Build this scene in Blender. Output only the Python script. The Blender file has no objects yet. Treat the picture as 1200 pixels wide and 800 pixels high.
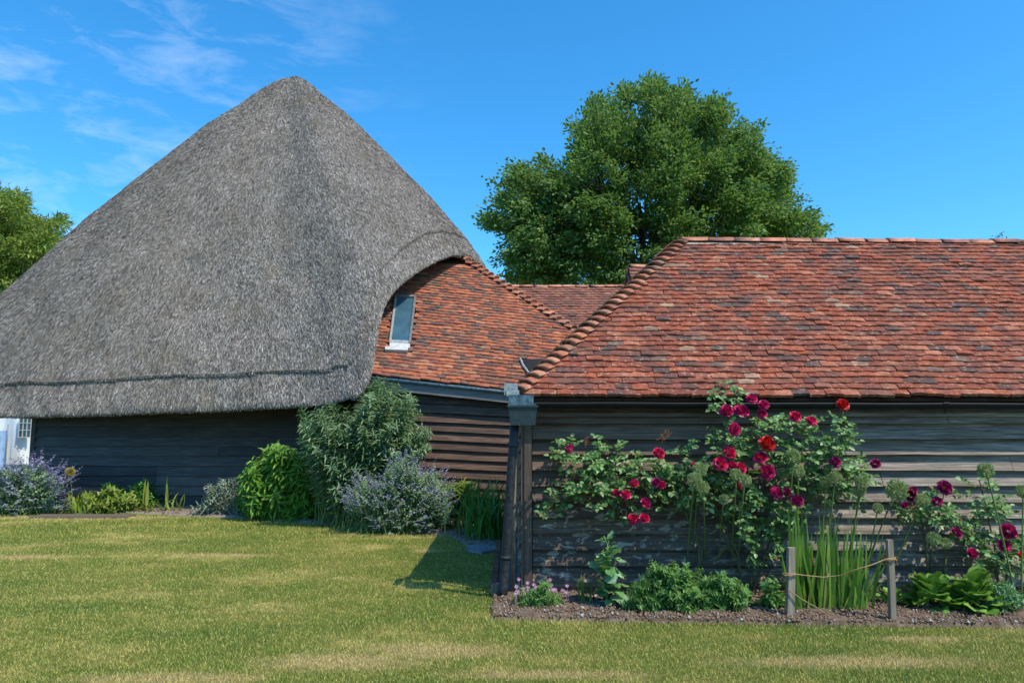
import bpy, math, random
import numpy as np
from mathutils import Vector, Matrix, noise
R = math.radians
random.seed(7); rng = np.random.default_rng(7)
scn = bpy.context.scene
COL = scn.collection
# ------------------------------------------------------------ camera
PITCH = R(6.58); FPX = 866.7; CAM = np.array([0, 0, 1.6])
cam_d = bpy.data.cameras.new('camera'); cam = bpy.data.objects.new('camera', cam_d); COL.objects.link(cam)
cam_d.sensor_width = 36; cam_d.lens = 26; cam_d.clip_end = 2000; cam_d.clip_start = 0.05
cam.location = (0, 0, 1.6); cam.rotation_euler = (math.pi / 2 + PITCH, 0, 0)
scn.camera = cam
# ------------------------------------------------------------ sun and sky
SUN = Vector((1.06, -0.81, 1.85)).normalized()
sd = bpy.data.lights.new('sun', 'SUN'); sun = bpy.data.objects.new('sun', sd); COL.objects.link(sun)
sd.energy = 4.9; sd.angle = R(0.53); sd.color = (1.0, 0.90, 0.75)
sun.rotation_euler = SUN.to_track_quat('Z', 'Y').to_euler(); sun.location = (6, -6, 12)
scn.view_settings.view_transform = 'Standard'; scn.view_settings.look = 'None'
scn.view_settings.exposure = 0.08; scn.view_settings.gamma = 1
w = bpy.data.worlds.new('World'); scn.world = w; w.use_nodes = True
nt = w.node_tree; nt.nodes.clear()
def N(t, typ, **kw):
    n = t.nodes.new(typ)
    for k, v in kw.items(): setattr(n, k, v)
    return n
sky = N(nt, 'ShaderNodeTexSky', sky_type='NISHITA', sun_disc=False)
sky.sun_elevation = math.asin(SUN.z); sky.sun_rotation = math.atan2(SUN.x, SUN.y)
sky.air_density = 1.0; sky.dust_density = 0.9; sky.ozone_density = 3.0
hs = N(nt, 'ShaderNodeHueSaturation'); hs.inputs['Saturation'].default_value = 1.3; hs.inputs['Value'].default_value = 1.36
hs.inputs['Hue'].default_value = 0.488
nt.links.new(sky.outputs[0], hs.inputs['Color'])
tc = N(nt, 'ShaderNodeTexCoord')
mp = N(nt, 'ShaderNodeMapping'); mp.inputs['Scale'].default_value = (1.5, 1.5, 4.5); mp.inputs['Rotation'].default_value = (0, 0.25, 0)
nt.links.new(tc.outputs['Generated'], mp.inputs[0])
nz = N(nt, 'ShaderNodeTexNoise'); nz.inputs['Scale'].default_value = 6.5; nz.inputs['Detail'].default_value = 9; nz.inputs['Roughness'].default_value = 0.62
nz.inputs['Distortion'].default_value = 0.35
nt.links.new(mp.outputs[0], nz.inputs['Vector'])
cr = N(nt, 'ShaderNodeMapRange'); cr.inputs[1].default_value = 0.47; cr.inputs[2].default_value = 0.78
nt.links.new(nz.outputs[0], cr.inputs[0])
dt = N(nt, 'ShaderNodeVectorMath', operation='DOT_PRODUCT'); dt.inputs[1].default_value = Vector((-0.66, 0.68, 0.42)).normalized()
nt.links.new(tc.outputs['Generated'], dt.inputs[0])
mr = N(nt, 'ShaderNodeMapRange', interpolation_type='SMOOTHSTEP'); mr.inputs[1].default_value = 0.80; mr.inputs[2].default_value = 0.99
nt.links.new(dt.outputs['Value'], mr.inputs[0])
ml0 = N(nt, 'ShaderNodeMath', operation='MULTIPLY'); nt.links.new(cr.outputs[0], ml0.inputs[0]); nt.links.new(mr.outputs[0], ml0.inputs[1])
ml = N(nt, 'ShaderNodeMath', operation='MULTIPLY'); nt.links.new(ml0.outputs[0], ml.inputs[0]); ml.inputs[1].default_value = 0.33
mx = N(nt, 'ShaderNodeMix', data_type='RGBA'); nt.links.new(ml.outputs[0], mx.inputs[0]); gn = N(nt, 'ShaderNodeMix', data_type='RGBA', blend_type='MULTIPLY'); gn.inputs[0].default_value = 1; gn.inputs[7].default_value = (0.64, 1.04, 1.24, 1)
nt.links.new(hs.outputs[0], gn.inputs[6]); nt.links.new(gn.outputs[2], mx.inputs[6])
mx.inputs[7].default_value = (6.5, 7.4, 8.6, 1)
bg = N(nt, 'ShaderNodeBackground'); bg.inputs[1].default_value = 0.15
nt.links.new(mx.outputs[2], bg.inputs[0])
wo = N(nt, 'ShaderNodeOutputWorld'); nt.links.new(bg.outputs[0], wo.inputs[0])

# ------------------------------------------------------------ helpers
Fv = np.array([0, math.cos(PITCH), math.sin(PITCH)]); Uv = np.array([0, -math.sin(PITCH), math.cos(PITCH)])
def ray(px, py): return Fv + np.array([(px - 600) / FPX, 0, 0]) + Uv * (400 - py) / FPX
def P(px, py, Y):
    d = ray(px, py); return CAM + d * (Y / d[1])
def G(px, py, z=0.0):
    d = ray(px, py); return CAM + d * ((z - 1.6) / d[2])
WL = {}
def tag(o, label=None, cat=None, group=None, kind=None):
    if label: o['label'] = label
    if cat: o['category'] = cat
    if group: o['group'] = group
    if kind: o['kind'] = kind
    return o
def thing(name, loc, label, cat, group=None):
    o = bpy.data.objects.new(name, None); COL.objects.link(o); o.location = loc
    o.empty_display_size = 0.1
    WL[o] = np.array(loc, float); return tag(o, label, cat, group)
def mesh_np(name, V, F, mat, smooth=False):
    """V (n,3); F list of lists or (m,k) array"""
    me = bpy.data.meshes.new(name)
    V = np.asarray(V, np.float32)
    if isinstance(F, np.ndarray):
        m, k = F.shape
        me.vertices.add(len(V)); me.vertices.foreach_set('co', V.ravel())
        me.loops.add(m * k); me.loops.foreach_set('vertex_index', F.astype(np.int32).ravel())
        me.polygons.add(m); me.polygons.foreach_set('loop_start', np.arange(0, m * k, k, dtype=np.int32))
        me.update(calc_edges=True)
    else:
        me.from_pydata(V.tolist(), [], [list(map(int, f)) for f in F]); me.update()
    if smooth: me.polygons.foreach_set('use_smooth', np.ones(len(me.polygons), bool))
    if mat: me.materials.append(mat)
    return me
def obj(name, V, F, mat, parent=None, smooth=False, kind=None):
    V = np.asarray(V, float).reshape(-1, 3)
    if parent is not None: V = V - WL[parent]
    o = bpy.data.objects.new(name, mesh_np(name, V, F, mat, smooth)); COL.objects.link(o)
    if parent is not None: o.parent = parent; WL[o] = WL[parent]
    else: WL[o] = np.zeros(3)
    if kind: o['kind'] = kind
    return o
def inst(name, me, M, parent):
    o = bpy.data.objects.new(name, me); COL.objects.link(o); o.parent = parent
    o.matrix_basis = Matrix.Translation(-Vector(WL[parent])) @ M; return o
class MB:
    def __init__(s): s.v = []; s.f = []
    def add(s, V, F):
        n = len(s.v); s.v += [tuple(p) for p in V]; s.f += [[i + n for i in f] for f in F]; return s
    def box(s, a, b):
        x0, y0, z0 = a; x1, y1, z1 = b
        return s.add([(x0,y0,z0),(x1,y0,z0),(x1,y1,z0),(x0,y1,z0),(x0,y0,z1),(x1,y0,z1),(x1,y1,z1),(x0,y1,z1)],
                     [(0,3,2,1),(4,5,6,7),(0,1,5,4),(1,2,6,5),(2,3,7,6),(3,0,4,7)])
    def tube(s, pts, rad, n=6, cap=True):
        pts = [np.array(p, float) for p in pts]; k = len(pts); base = len(s.v)
        rad = [rad] * k if np.isscalar(rad) else rad
        for i, p in enumerate(pts):
            d = pts[min(i + 1, k - 1)] - pts[max(i - 1, 0)]; d = d / (np.linalg.norm(d) + 1e-9)
            a = np.cross(d, [0, 0, 1.0]) if abs(d[2]) < .9 else np.cross(d, [1.0, 0, 0]); a /= np.linalg.norm(a); b = np.cross(d, a)
            for j in range(n):
                t = 2 * math.pi * j / n; s.v.append(tuple(p + rad[i] * (math.cos(t) * a + math.sin(t) * b)))
        for i in range(k - 1):
            for j in range(n):
                s.f.append([base + i*n + j, base + i*n + (j+1) % n, base + (i+1)*n + (j+1) % n, base + (i+1)*n + j])
        if cap: s.f.append([base + j for j in range(n)][::-1]); s.f.append([base + (k-1)*n + j for j in range(n)])
        return s
    def build(s, name, mat, parent=None, smooth=False, kind=None): return obj(name, s.v, s.f, mat, parent, smooth, kind)
def nrm(a): return a / (np.linalg.norm(a, axis=-1, keepdims=True) + 1e-9)
def fbm(p, s=1.0): return noise.fractal(Vector(p) * s, 1.0, 2.0, 4)

# ------------------------------------------------------------ materials
def mat(name, rough=0.8, spec=0.3):
    m = bpy.data.materials.new(name); m.use_nodes = True; t = m.node_tree
    b = t.nodes['Principled BSDF']; b.inputs['Roughness'].default_value = rough
    b.inputs['Specular IOR Level'].default_value = spec
    return m, t, b
def ramp(t, fac, stops, interp='LINEAR'):
    r = N(t, 'ShaderNodeValToRGB'); r.color_ramp.interpolation = interp
    e = r.color_ramp.elements
    while len(e) > 1: e.remove(e[-1])
    e[0].position = stops[0][0]; e[0].color = (*stops[0][1], 1)
    for p, c in stops[1:]:
        q = e.new(p); q.color = (*c, 1)
    t.links.new(fac, r.inputs[0]); return r.outputs[0]
def tnoise(t, scale, detail=4, rough=0.55, vec=None, sc=None, out=0, dist=0.0):
    n = N(t, 'ShaderNodeTexNoise'); n.inputs['Scale'].default_value = scale; n.inputs['Detail'].default_value = detail
    n.inputs['Roughness'].default_value = rough; n.inputs['Distortion'].default_value = dist
    g = vec
    if g is None: g = N(t, 'ShaderNodeNewGeometry').outputs['Position']
    if sc:
        m = N(t, 'ShaderNodeMapping'); m.inputs['Scale'].default_value = sc; t.links.new(g, m.inputs[0]); g = m.outputs[0]
    t.links.new(g, n.inputs['Vector']); return n.outputs[out]
def mixc(t, fac, a, b, mode='MIX'):
    m = N(t, 'ShaderNodeMix', data_type='RGBA', blend_type=mode)
    for k, s in ((0, fac), (6, a), (7, b)):
        if isinstance(s, (int, float)): m.inputs[k].default_value = s
        elif isinstance(s, tuple): m.inputs[k].default_value = (*s, 1)
        else: t.links.new(s, m.inputs[k])
    return m.outputs[2]
def mathn(t, op, a, b=0.0, clamp=False):
    m = N(t, 'ShaderNodeMath', operation=op, use_clamp=clamp)
    for k, s in ((0, a), (1, b)):
        if isinstance(s, (int, float)): m.inputs[k].default_value = s
        else: t.links.new(s, m.inputs[k])
    return m.outputs[0]
def bump(t, b, h, strength=0.4, dist=0.01):
    n = N(t, 'ShaderNodeBump'); n.inputs['Strength'].default_value = strength; n.inputs['Distance'].default_value = dist
    t.links.new(h, n.inputs['Height']); t.links.new(n.outputs[0], b.inputs['Normal'])
def rnd(t):
    """one random value per loose piece, whether an object or an island of a joined mesh"""
    g = N(t, 'ShaderNodeNewGeometry'); o = N(t, 'ShaderNodeObjectInfo'); c = N(t, 'ShaderNodeCombineXYZ')
    t.links.new(g.outputs['Random Per Island'], c.inputs[0]); t.links.new(o.outputs['Random'], c.inputs[1])
    wn = N(t, 'ShaderNodeTexWhiteNoise', noise_dimensions='3D'); t.links.new(c.outputs[0], wn.inputs[0])
    return wn.outputs['Value'], wn.outputs['Color']
def tile_mat(name, stops, lichen=0.5):
    m, t, b = mat(name, 0.85, 0.2)
    v, c = rnd(t)
    col = ramp(t, v, stops)
    n1 = tnoise(t, 9, 5, 0.65); col = mixc(t, mathn(t, 'MULTIPLY', ramp(t, n1, [(.38, (0,)*3), (.62, (1,)*3)]), 0.6), col, (0.5, 0.42, 0.36), 'MULTIPLY')
    n2 = tnoise(t, 20, 6, 0.75, sc=(1, 1, 1.8))
    spot = ramp(t, n2, [(0.55, (0, 0, 0)), (0.64, (1, 1, 1))])
    col = mixc(t, mathn(t, 'MULTIPLY', spot, lichen), col, (0.56, 0.31, 0.20))
    n3 = tnoise(t, 2.6, 6, 0.7, sc=(1, 2.2, 2.2))
    dk = ramp(t, n3, [(0.47, (0, 0, 0)), (0.62, (1, 1, 1))])
    col = mixc(t, mathn(t, 'MULTIPLY', dk, 0.72), col, (0.085, 0.05, 0.042))
    t.links.new(col, b.inputs['Base Color']); bump(t, b, tnoise(t, 90, 5, 0.7), 0.5, 0.004)
    return m
M_TILE = tile_mat('clay_tile_red', [(0, (0.27, 0.070, 0.038)), (0.2, (0.34, 0.092, 0.047)), (0.35, (0.21, 0.058, 0.038)), (0.5, (0.30, 0.080, 0.043)),
    (0.64, (0.19, 0.065, 0.05)), (0.80, (0.42, 0.15, 0.085)), (0.87, (0.14, 0.058, 0.048)), (0.96, (0.10, 0.072, 0.066)), (1, (0.40, 0.24, 0.16))], 0.75)
M_TILEO = tile_mat('clay_tile_orange', [(0, (0.38, 0.115, 0.058)), (0.2, (0.46, 0.15, 0.072)), (0.36, (0.30, 0.095, 0.055)), (0.48, (0.42, 0.135, 0.068)),
    (0.60, (0.16, 0.085, 0.062)), (0.72, (0.50, 0.20, 0.105)), (0.82, (0.115, 0.085, 0.07)), (0.92, (0.25, 0.09, 0.058)), (1, (0.10, 0.09, 0.075))], 0.35)
M_TILEF = tile_mat('clay_tile_far', [(0, (0.26, 0.10, 0.07)), (0.3, (0.32, 0.125, 0.08)), (0.6, (0.20, 0.085, 0.065)), (0.85, (0.34, 0.15, 0.10)), (1, (0.14, 0.08, 0.07))], 0.4)
M_RIDGE = tile_mat('clay_ridge', [(0, (0.66, 0.27, 0.17)), (0.5, (0.56, 0.21, 0.13)), (0.8, (0.70, 0.34, 0.22)), (1, (0.45, 0.20, 0.14))], 0.45)
M_BONNET = tile_mat('clay_bonnet', [(0, (0.46, 0.16, 0.09)), (0.3, (0.60, 0.21, 0.11)), (0.5, (0.36, 0.14, 0.09)), (0.75, (0.62, 0.27, 0.16)), (1, (0.30, 0.18, 0.13))], 0.55)
def wood(name, dark, mid, pale, wear=0.5, xgrey=False, rough=0.6, vertical=False, bright=None):
    m, t, b = mat(name, rough, 0.35)
    v, c = rnd(t)
    sc = (60, 60, 1.5) if vertical else (2.2, 30, 60)
    g = tnoise(t, 1.0, 6, 0.7, sc=sc, dist=0.4)
    col = ramp(t, g, [(0.3, dark), (0.52, mid), (0.72, pale)])
    col = mixc(t, mathn(t, 'MULTIPLY', v, 0.65), col, (0.30, 0.28, 0.30), 'MULTIPLY')
    if xgrey:   # right-hand boards and the low ones have lost more of their stain
        geo = N(t, 'ShaderNodeNewGeometry'); sp = N(t, 'ShaderNodeSeparateXYZ'); t.links.new(geo.outputs['Position'], sp.inputs[0])
        mrx = N(t, 'ShaderNodeMapRange'); mrx.inputs[1].default_value = 1.2; mrx.inputs[2].default_value = 3.2; t.links.new(sp.outputs[0], mrx.inputs[0])
        big = tnoise(t, 1.0, 4, 0.6, sc=(0.6, 3, 5))
        f = mathn(t, 'MULTIPLY', mrx.outputs[0], ramp(t, big, [(0.35, (0.25,)*3), (0.6, (1,)*3)]))
        gc = ramp(t, g, [(0.34, (0.045, 0.035, 0.028)), (0.5, (0.19, 0.152, 0.122)), (0.68, (0.38, 0.31, 0.25))])
        col = mixc(t, f, col, gc)
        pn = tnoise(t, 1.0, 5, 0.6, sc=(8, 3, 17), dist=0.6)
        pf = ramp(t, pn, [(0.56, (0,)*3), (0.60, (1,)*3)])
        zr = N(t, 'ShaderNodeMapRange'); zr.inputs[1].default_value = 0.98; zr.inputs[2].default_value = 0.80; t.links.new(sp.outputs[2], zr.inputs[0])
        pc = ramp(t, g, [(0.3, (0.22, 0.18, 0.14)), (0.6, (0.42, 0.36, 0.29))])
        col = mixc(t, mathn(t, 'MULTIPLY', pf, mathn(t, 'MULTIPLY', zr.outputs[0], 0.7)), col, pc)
    elif wear:
        pn = tnoise(t, 1.0, 5, 0.6, sc=(2.2, 6, 9)); pf = ramp(t, pn, [(0.55, (0,)*3), (0.72, (1,)*3)])
        col = mixc(t, mathn(t, 'MULTIPLY', pf, wear), col, pale)
    t.links.new(col, b.inputs['Base Color']); bump(t, b, g, 0.6, 0.004)
    return m
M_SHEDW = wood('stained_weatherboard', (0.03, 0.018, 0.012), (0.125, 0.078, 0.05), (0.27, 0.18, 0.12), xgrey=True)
M_WINGW = wood('brown_weatherboard', (0.025, 0.015, 0.011), (0.12, 0.066, 0.038), (0.26, 0.155, 0.09), 0.5)
M_BARNW = wood('black_weatherboard', (0.02, 0.019, 0.019), (0.06, 0.056, 0.054), (0.14, 0.13, 0.12), 0.3, rough=0.55)
M_BARNG = wood('greyed_weatherboard', (0.05, 0.047, 0.044), (0.13, 0.12, 0.11), (0.24, 0.225, 0.20), 0.3)
M_POST = wood('weathered_post', (0.12, 0.09, 0.06), (0.28, 0.23, 0.17), (0.46, 0.39, 0.30), 0.4, vertical=True, rough=0.85)
M_CORNER = wood('corner_board_wood', (0.05, 0.035, 0.028), (0.11, 0.08, 0.062), (0.18, 0.14, 0.11), 0.4, vertical=True)
M_FASCIA = wood('fascia_wood', (0.09, 0.09, 0.09), (0.20, 0.195, 0.185), (0.32, 0.31, 0.29), 0.3)
def plain(name, c, rough=0.6, spec=0.4, nscale=12, amt=0.4, c2=None, metal=0.0, bmp=0.0):
    m, t, b = mat(name, rough, spec)
    n = tnoise(t, nscale, 5, 0.65)
    c2 = c2 or tuple(x * (1 - amt) for x in c)
    col = ramp(t, n, [(0.35, c2), (0.62, c)])
    t.links.new(col, b.inputs['Base Color']); b.inputs['Metallic'].default_value = metal
    if bmp: bump(t, b, tnoise(t, nscale * 5, 5, 0.7), bmp, 0.006)
    return m
M_GUTTER = plain('black_gutter', (0.012, 0.013, 0.015), 0.6, 0.2, 8, 0.3)
M_LEAD = plain('blue_grey_lead', (0.10, 0.17, 0.21), 0.6, 0.3, 22, 0.6, (0.03, 0.06, 0.08), bmp=0.2)
M_LEADP = plain('pale_lead', (0.34, 0.38, 0.38), 0.6, 0.4, 40, 0.5, (0.12, 0.18, 0.20))
M_PIPE = plain('chipped_black_pipe', (0.012, 0.014, 0.017), 0.6, 0.3, 30, 0.3, (0.04, 0.045, 0.053), bmp=0.4)
M_HOPPER = plain('hopper_paint', (0.018, 0.034, 0.04), 0.6, 0.25, 40, 0.5, (0.035, 0.055, 0.06))
M_WHITE = plain('flaking_white_paint', (0.62, 0.62, 0.60), 0.6, 0.4, 45, 0.6, (0.30, 0.28, 0.25))
M_WFRAME = plain('window_frame_paint', (0.36, 0.38, 0.38), 0.5, 0.4, 25, 0.5)
M_BRICK = tile_mat('plinth_brick', [(0, (0.28, 0.10, 0.06)), (0.5, (0.33, 0.13, 0.08)), (1, (0.20, 0.09, 0.07))], 0.35)
M_CONC = plain('concrete', (0.16, 0.16, 0.16), 0.9, 0.2, 6, 0.4, bmp=0.4)
M_SLAB = plain('stone_slab', (0.24, 0.24, 0.25), 0.9, 0.2, 6, 0.4, bmp=0.4)
M_DARK = plain('shaded_inside', (0.03, 0.025, 0.02), 0.9, 0.1)
M_UNDER = plain('roof_underlay', (0.10, 0.05, 0.035), 0.9, 0.1)
M_MORTAR = plain('mortar', (0.42, 0.38, 0.33), 0.95, 0.1, 30, 0.5, bmp=0.5)
M_FABRIC = plain('white_canvas', (0.80, 0.82, 0.84), 0.7, 0.3, 2, 0.08)
M_SHADEF = plain('canvas_shade_blue', (0.34, 0.50, 0.76), 0.7, 0.3, 4, 0.3)  # bluish shade on white marquee canvas, put into the colour
M_TWINE = plain('jute_twine', (0.42, 0.27, 0.13), 0.9, 0.1, 60, 0.4)
M_GRATE = plain('rusty_grate', (0.20, 0.15, 0.11), 0.8, 0.3, 30, 0.4)
M_BARK = plain('bark', (0.12, 0.10, 0.075), 0.9, 0.1, 5, 0.5, bmp=0.5)
M_ROSESTEM = plain('rose_stem', (0.14, 0.13, 0.06), 0.8, 0.2, 14, 0.4)
def glassm():
    m, t, b = mat('window_glass', 0.08, 0.6)
    n = tnoise(t, 3, 3, 0.5); t.links.new(ramp(t, n, [(0.3, (0.03, 0.08, 0.11)), (0.7, (0.06, 0.13, 0.17))]), b.inputs['Base Color'])
    return m
M_GLASS = glassm()
def leafm(name, stops, rough=0.5, trans=0.3, clump=1.3, tcol=None):
    m, t, b = mat(name, rough, 0.35)
    v, c = rnd(t); col = ramp(t, v, stops)
    n = tnoise(t, clump, 3, 0.6); col = mixc(t, ramp(t, n, [(0.40, (0,)*3), (0.62, (0.7,)*3)]), col, (0.55, 0.62, 0.50), 'MULTIPLY')
    t.links.new(col, b.inputs['Base Color'])
    tr = N(t, 'ShaderNodeBsdfTranslucent'); tcx = mixc(t, 0.6, col, tcol or (0.20, 0.32, 0.04)); t.links.new(tcx, tr.inputs[0])
    mxs = N(t, 'ShaderNodeMixShader'); mxs.inputs[0].default_value = trans
    t.links.new(b.outputs[0], mxs.inputs[1]); t.links.new(tr.outputs[0], mxs.inputs[2])
    t.links.new(mxs.outputs[0], t.nodes['Material Output'].inputs[0])
    return m
L_TREE = leafm('tree_leaf', [(0, (0.08, 0.17, 0.045)), (0.5, (0.14, 0.26, 0.07)), (1, (0.25, 0.37, 0.11))], 0.5, 0.45, 0.5)
L_WILLOW = leafm('willow_leaf', [(0, (0.17, 0.25, 0.04)), (0.5, (0.26, 0.34, 0.06)), (1, (0.36, 0.42, 0.10))], 0.5, 0.35, 0.6)
L_BUDD = leafm('buddleja_leaf', [(0, (0.09, 0.18, 0.07)), (0.5, (0.15, 0.26, 0.115)), (0.8, (0.24, 0.35, 0.19)), (1, (0.40, 0.48, 0.34))], 0.55, 0.2, 3)
L_BRIGHT = leafm('bright_leaf', [(0, (0.10, 0.24, 0.025)), (0.6, (0.16, 0.34, 0.04)), (1, (0.26, 0.45, 0.06))], 0.45, 0.3, 3)
L_NEP = leafm('catmint_leaf', [(0, (0.17, 0.27, 0.12)), (0.5, (0.26, 0.37, 0.20)), (1, (0.40, 0.50, 0.34))], 0.6, 0.25, 4)
L_ROSE = leafm('rose_leaf', [(0, (0.075, 0.17, 0.05)), (0.5, (0.14, 0.27, 0.08)), (0.8, (0.22, 0.37, 0.13)), (0.94, (0.34, 0.48, 0.22)), (1, (0.28, 0.14, 0.07))], 0.38, 0.25, 5)
L_IRIS = leafm('sword_leaf', [(0, (0.09, 0.20, 0.025)), (0.5, (0.13, 0.27, 0.035)), (0.85, (0.20, 0.34, 0.06)), (1, (0.32, 0.32, 0.10))], 0.4, 0.35, 5)
L_DAY = leafm('daylily_leaf', [(0, (0.06, 0.18, 0.035)), (0.5, (0.10, 0.27, 0.045)), (1, (0.17, 0.37, 0.07))], 0.4, 0.3, 4)
L_HOSTA = leafm('broad_leaf', [(0, (0.10, 0.24, 0.03)), (0.5, (0.15, 0.32, 0.045)), (1, (0.24, 0.42, 0.08))], 0.42, 0.3, 8)
L_SAGE = leafm('shrubby_leaf', [(0, (0.08, 0.20, 0.035)), (0.5, (0.14, 0.30, 0.06)), (1, (0.27, 0.44, 0.13))], 0.45, 0.3, 6)
L_GLAU = leafm('glaucous_leaf', [(0, (0.11, 0.26, 0.08)), (0.5, (0.17, 0.36, 0.13)), (1, (0.33, 0.50, 0.30))], 0.45, 0.3, 8)
L_SILVER = leafm('silver_leaf', [(0, (0.20, 0.25, 0.17)), (0.6, (0.30, 0.35, 0.26)), (1, (0.42, 0.45, 0.38))], 0.8, 0.15, 6)
L_YEL = leafm('yellowing_leaf', [(0, (0.16, 0.25, 0.03)), (0.5, (0.24, 0.32, 0.04)), (1, (0.38, 0.38, 0.09))], 0.5, 0.3, 6)
L_STEM = leafm('green_stem', [(0, (0.12, 0.20, 0.05)), (1, (0.20, 0.27, 0.08))], 0.5, 0.1, 6)
L_ALL = leafm('allium_seed', [(0, (0.27, 0.36, 0.12)), (0.6, (0.42, 0.50, 0.22)), (1, (0.58, 0.62, 0.34))], 0.6, 0.2, 30)
L_PURP = leafm('lavender_flower', [(0, (0.26, 0.27, 0.42)), (0.5, (0.36, 0.37, 0.52)), (1, (0.50, 0.51, 0.64))], 0.6, 0.2, 30, (0.3, 0.2, 0.6))
L_VIOL = leafm('violet_flower', [(0, (0.25, 0.20, 0.38)), (0.5, (0.36, 0.31, 0.50)), (1, (0.50, 0.46, 0.64))], 0.6, 0.2, 30, (0.4, 0.2, 0.6))
L_PINK = leafm('pink_flower', [(0, (0.55, 0.16, 0.32)), (0.5, (0.68, 0.32, 0.48)), (1, (0.85, 0.62, 0.72))], 0.6, 0.2, 30, (0.7, 0.2, 0.4))
L_MAG = leafm('magenta_flower', [(0, (0.42, 0.02, 0.14)), (1, (0.55, 0.05, 0.22))], 0.6, 0.2, 30, (0.5, 0.02, 0.2))
L_CRIM = leafm('crimson_petal', [(0, (0.48, 0.006, 0.06)), (0.6, (0.74, 0.016, 0.105)), (1, (0.88, 0.08, 0.24))], 0.45, 0.25, 40, (0.6, 0.01, 0.08))
L_MAGR = leafm('magenta_petal', [(0, (0.42, 0.005, 0.07)), (0.6, (0.66, 0.012, 0.13)), (1, (0.82, 0.07, 0.26))], 0.45, 0.25, 40, (0.5, 0.01, 0.15))
L_SCAR = leafm('scarlet_petal', [(0, (0.55, 0.008, 0.012)), (1, (0.72, 0.03, 0.03))], 0.45, 0.25, 40, (0.7, 0.02, 0.02))
L_DKR = leafm('dark_purple_petal', [(0, (0.24, 0.005, 0.07)), (1, (0.42, 0.015, 0.14))], 0.5, 0.2, 40, (0.3, 0.01, 0.08))
L_YELF = plain('yellow_floret', (0.55, 0.48, 0.10), 0.7, 0.2, 60, 0.3)
L_DRY = plain('dry_flower', (0.30, 0.12, 0.05), 0.8, 0.2, 60, 0.4)
# lawn colours: one field shared by the ground sheet and the blades
def lawn_col(t, per_blade):
    n1 = tnoise(t, 0.8, 5, 0.6, sc=(0.8, 1.5, 1)); n2 = tnoise(t, 3.5, 4, 0.6)
    base = ramp(t, n1, [(0.36, (0.15, 0.225, 0.035)), (0.46, (0.24, 0.28, 0.05)), (0.56, (0.37, 0.35, 0.09)), (0.66, (0.64, 0.54, 0.20))])
    base = mixc(t, ramp(t, n2, [(0.45, (0,)*3), (0.62, (0.6,)*3)]), base, (0.14, 0.25, 0.02))
    n3 = tnoise(t, 14, 4, 0.7); base = mixc(t, ramp(t, n3, [(0.5, (0,)*3), (0.66, (0.6,)*3)]), base, (0.50, 0.43, 0.12))
    # bare strip worn along the front
    geo = N(t, 'ShaderNodeNewGeometry'); sp = N(t, 'ShaderNodeSeparateXYZ'); t.links.new(geo.outputs['Position'], sp.inputs[0])
    def patch(x, y, rx, ry):
        m = N(t, 'ShaderNodeMapping'); m.inputs['Location'].default_value = (-x / rx, -y / ry, 0); m.inputs['Scale'].default_value = (1 / rx, 1 / ry, 0)
        t.links.new(geo.outputs['Position'], m.inputs[0]); l = N(t, 'ShaderNodeVectorMath', operation='LENGTH'); t.links.new(m.outputs[0], l.inputs[0])
        return mathn(t, 'SUBTRACT', mathn(t, 'ADD', 0.55, tnoise(t, 5, 4, 0.7)), l.outputs['Value'], True)
    f = None
    for a in DRY:
        q = patch(*a); f = q if f is None else mathn(t, 'MAXIMUM', f, q)
    base = mixc(t, mathn(t, 'MULTIPLY', f, 1.5, True), base, (0.64, 0.49, 0.23))
    if per_blade:
        v, c = rnd(t)
        base = mixc(t, ramp(t, v, [(0.0, (0.9,)*3), (0.5, (0,)*3), (1, (0,)*3)]), base, (0.06, 0.13, 0.015))
        base = mixc(t, ramp(t, v, [(0.6, (0,)*3), (0.88, (0.8,)*3)]), base, (0.76, 0.66, 0.22))
    return base
DRY = []
for a in ((510, 762, .65, .22), (400, 775, .7, .25), (80, 606, 2.6, .35), (30, 652, .6, .2), (250, 650, .9, .16), (500, 645, .25, .2), (1000, 775, 1.1, .18), (200, 795, .8, .15), (1080, 748, .5, .1), (640, 790, .8, .12)):
    g = G(a[0], a[1]); DRY.append((g[0], g[1], a[2], a[3]))
def lawnm(name, per_blade):
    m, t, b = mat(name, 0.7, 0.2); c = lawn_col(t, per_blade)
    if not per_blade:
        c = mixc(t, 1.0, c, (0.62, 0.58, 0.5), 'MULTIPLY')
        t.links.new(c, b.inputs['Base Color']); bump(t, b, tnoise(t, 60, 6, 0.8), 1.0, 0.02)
    else:
        t.links.new(c, b.inputs['Base Color'])
        tr = N(t, 'ShaderNodeBsdfTranslucent'); t.links.new(c, tr.inputs[0]); ms = N(t, 'ShaderNodeMixShader'); ms.inputs[0].default_value = 0.25
        t.links.new(b.outputs[0], ms.inputs[1]); t.links.new(tr.outputs[0], ms.inputs[2]); t.links.new(ms.outputs[0], t.nodes['Material Output'].inputs[0])
    return m
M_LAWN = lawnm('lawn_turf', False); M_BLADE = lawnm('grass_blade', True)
def soilm():
    m, t, b = mat('garden_soil', 0.95, 0.1)
    n = tnoise(t, 18, 6, 0.75); v, c = rnd(t)
    col = ramp(t, n, [(0.3, (0.085, 0.055, 0.038)), (0.5, (0.18, 0.125, 0.09)), (0.68, (0.33, 0.25, 0.19))])
    col = mixc(t, ramp(t, v, [(0.5, (0,)*3), (1, (0.6,)*3)]), col, (0.36, 0.30, 0.26))
    t.links.new(col, b.inputs['Base Color']); bump(t, b, tnoise(t, 70, 6, 0.8), 1.0, 0.02); return m
M_SOIL = soilm()
M_CLOD = plain('clod', (0.26, 0.185, 0.13), 0.95, 0.1, 40, 0.5, (0.075, 0.05, 0.034))
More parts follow.
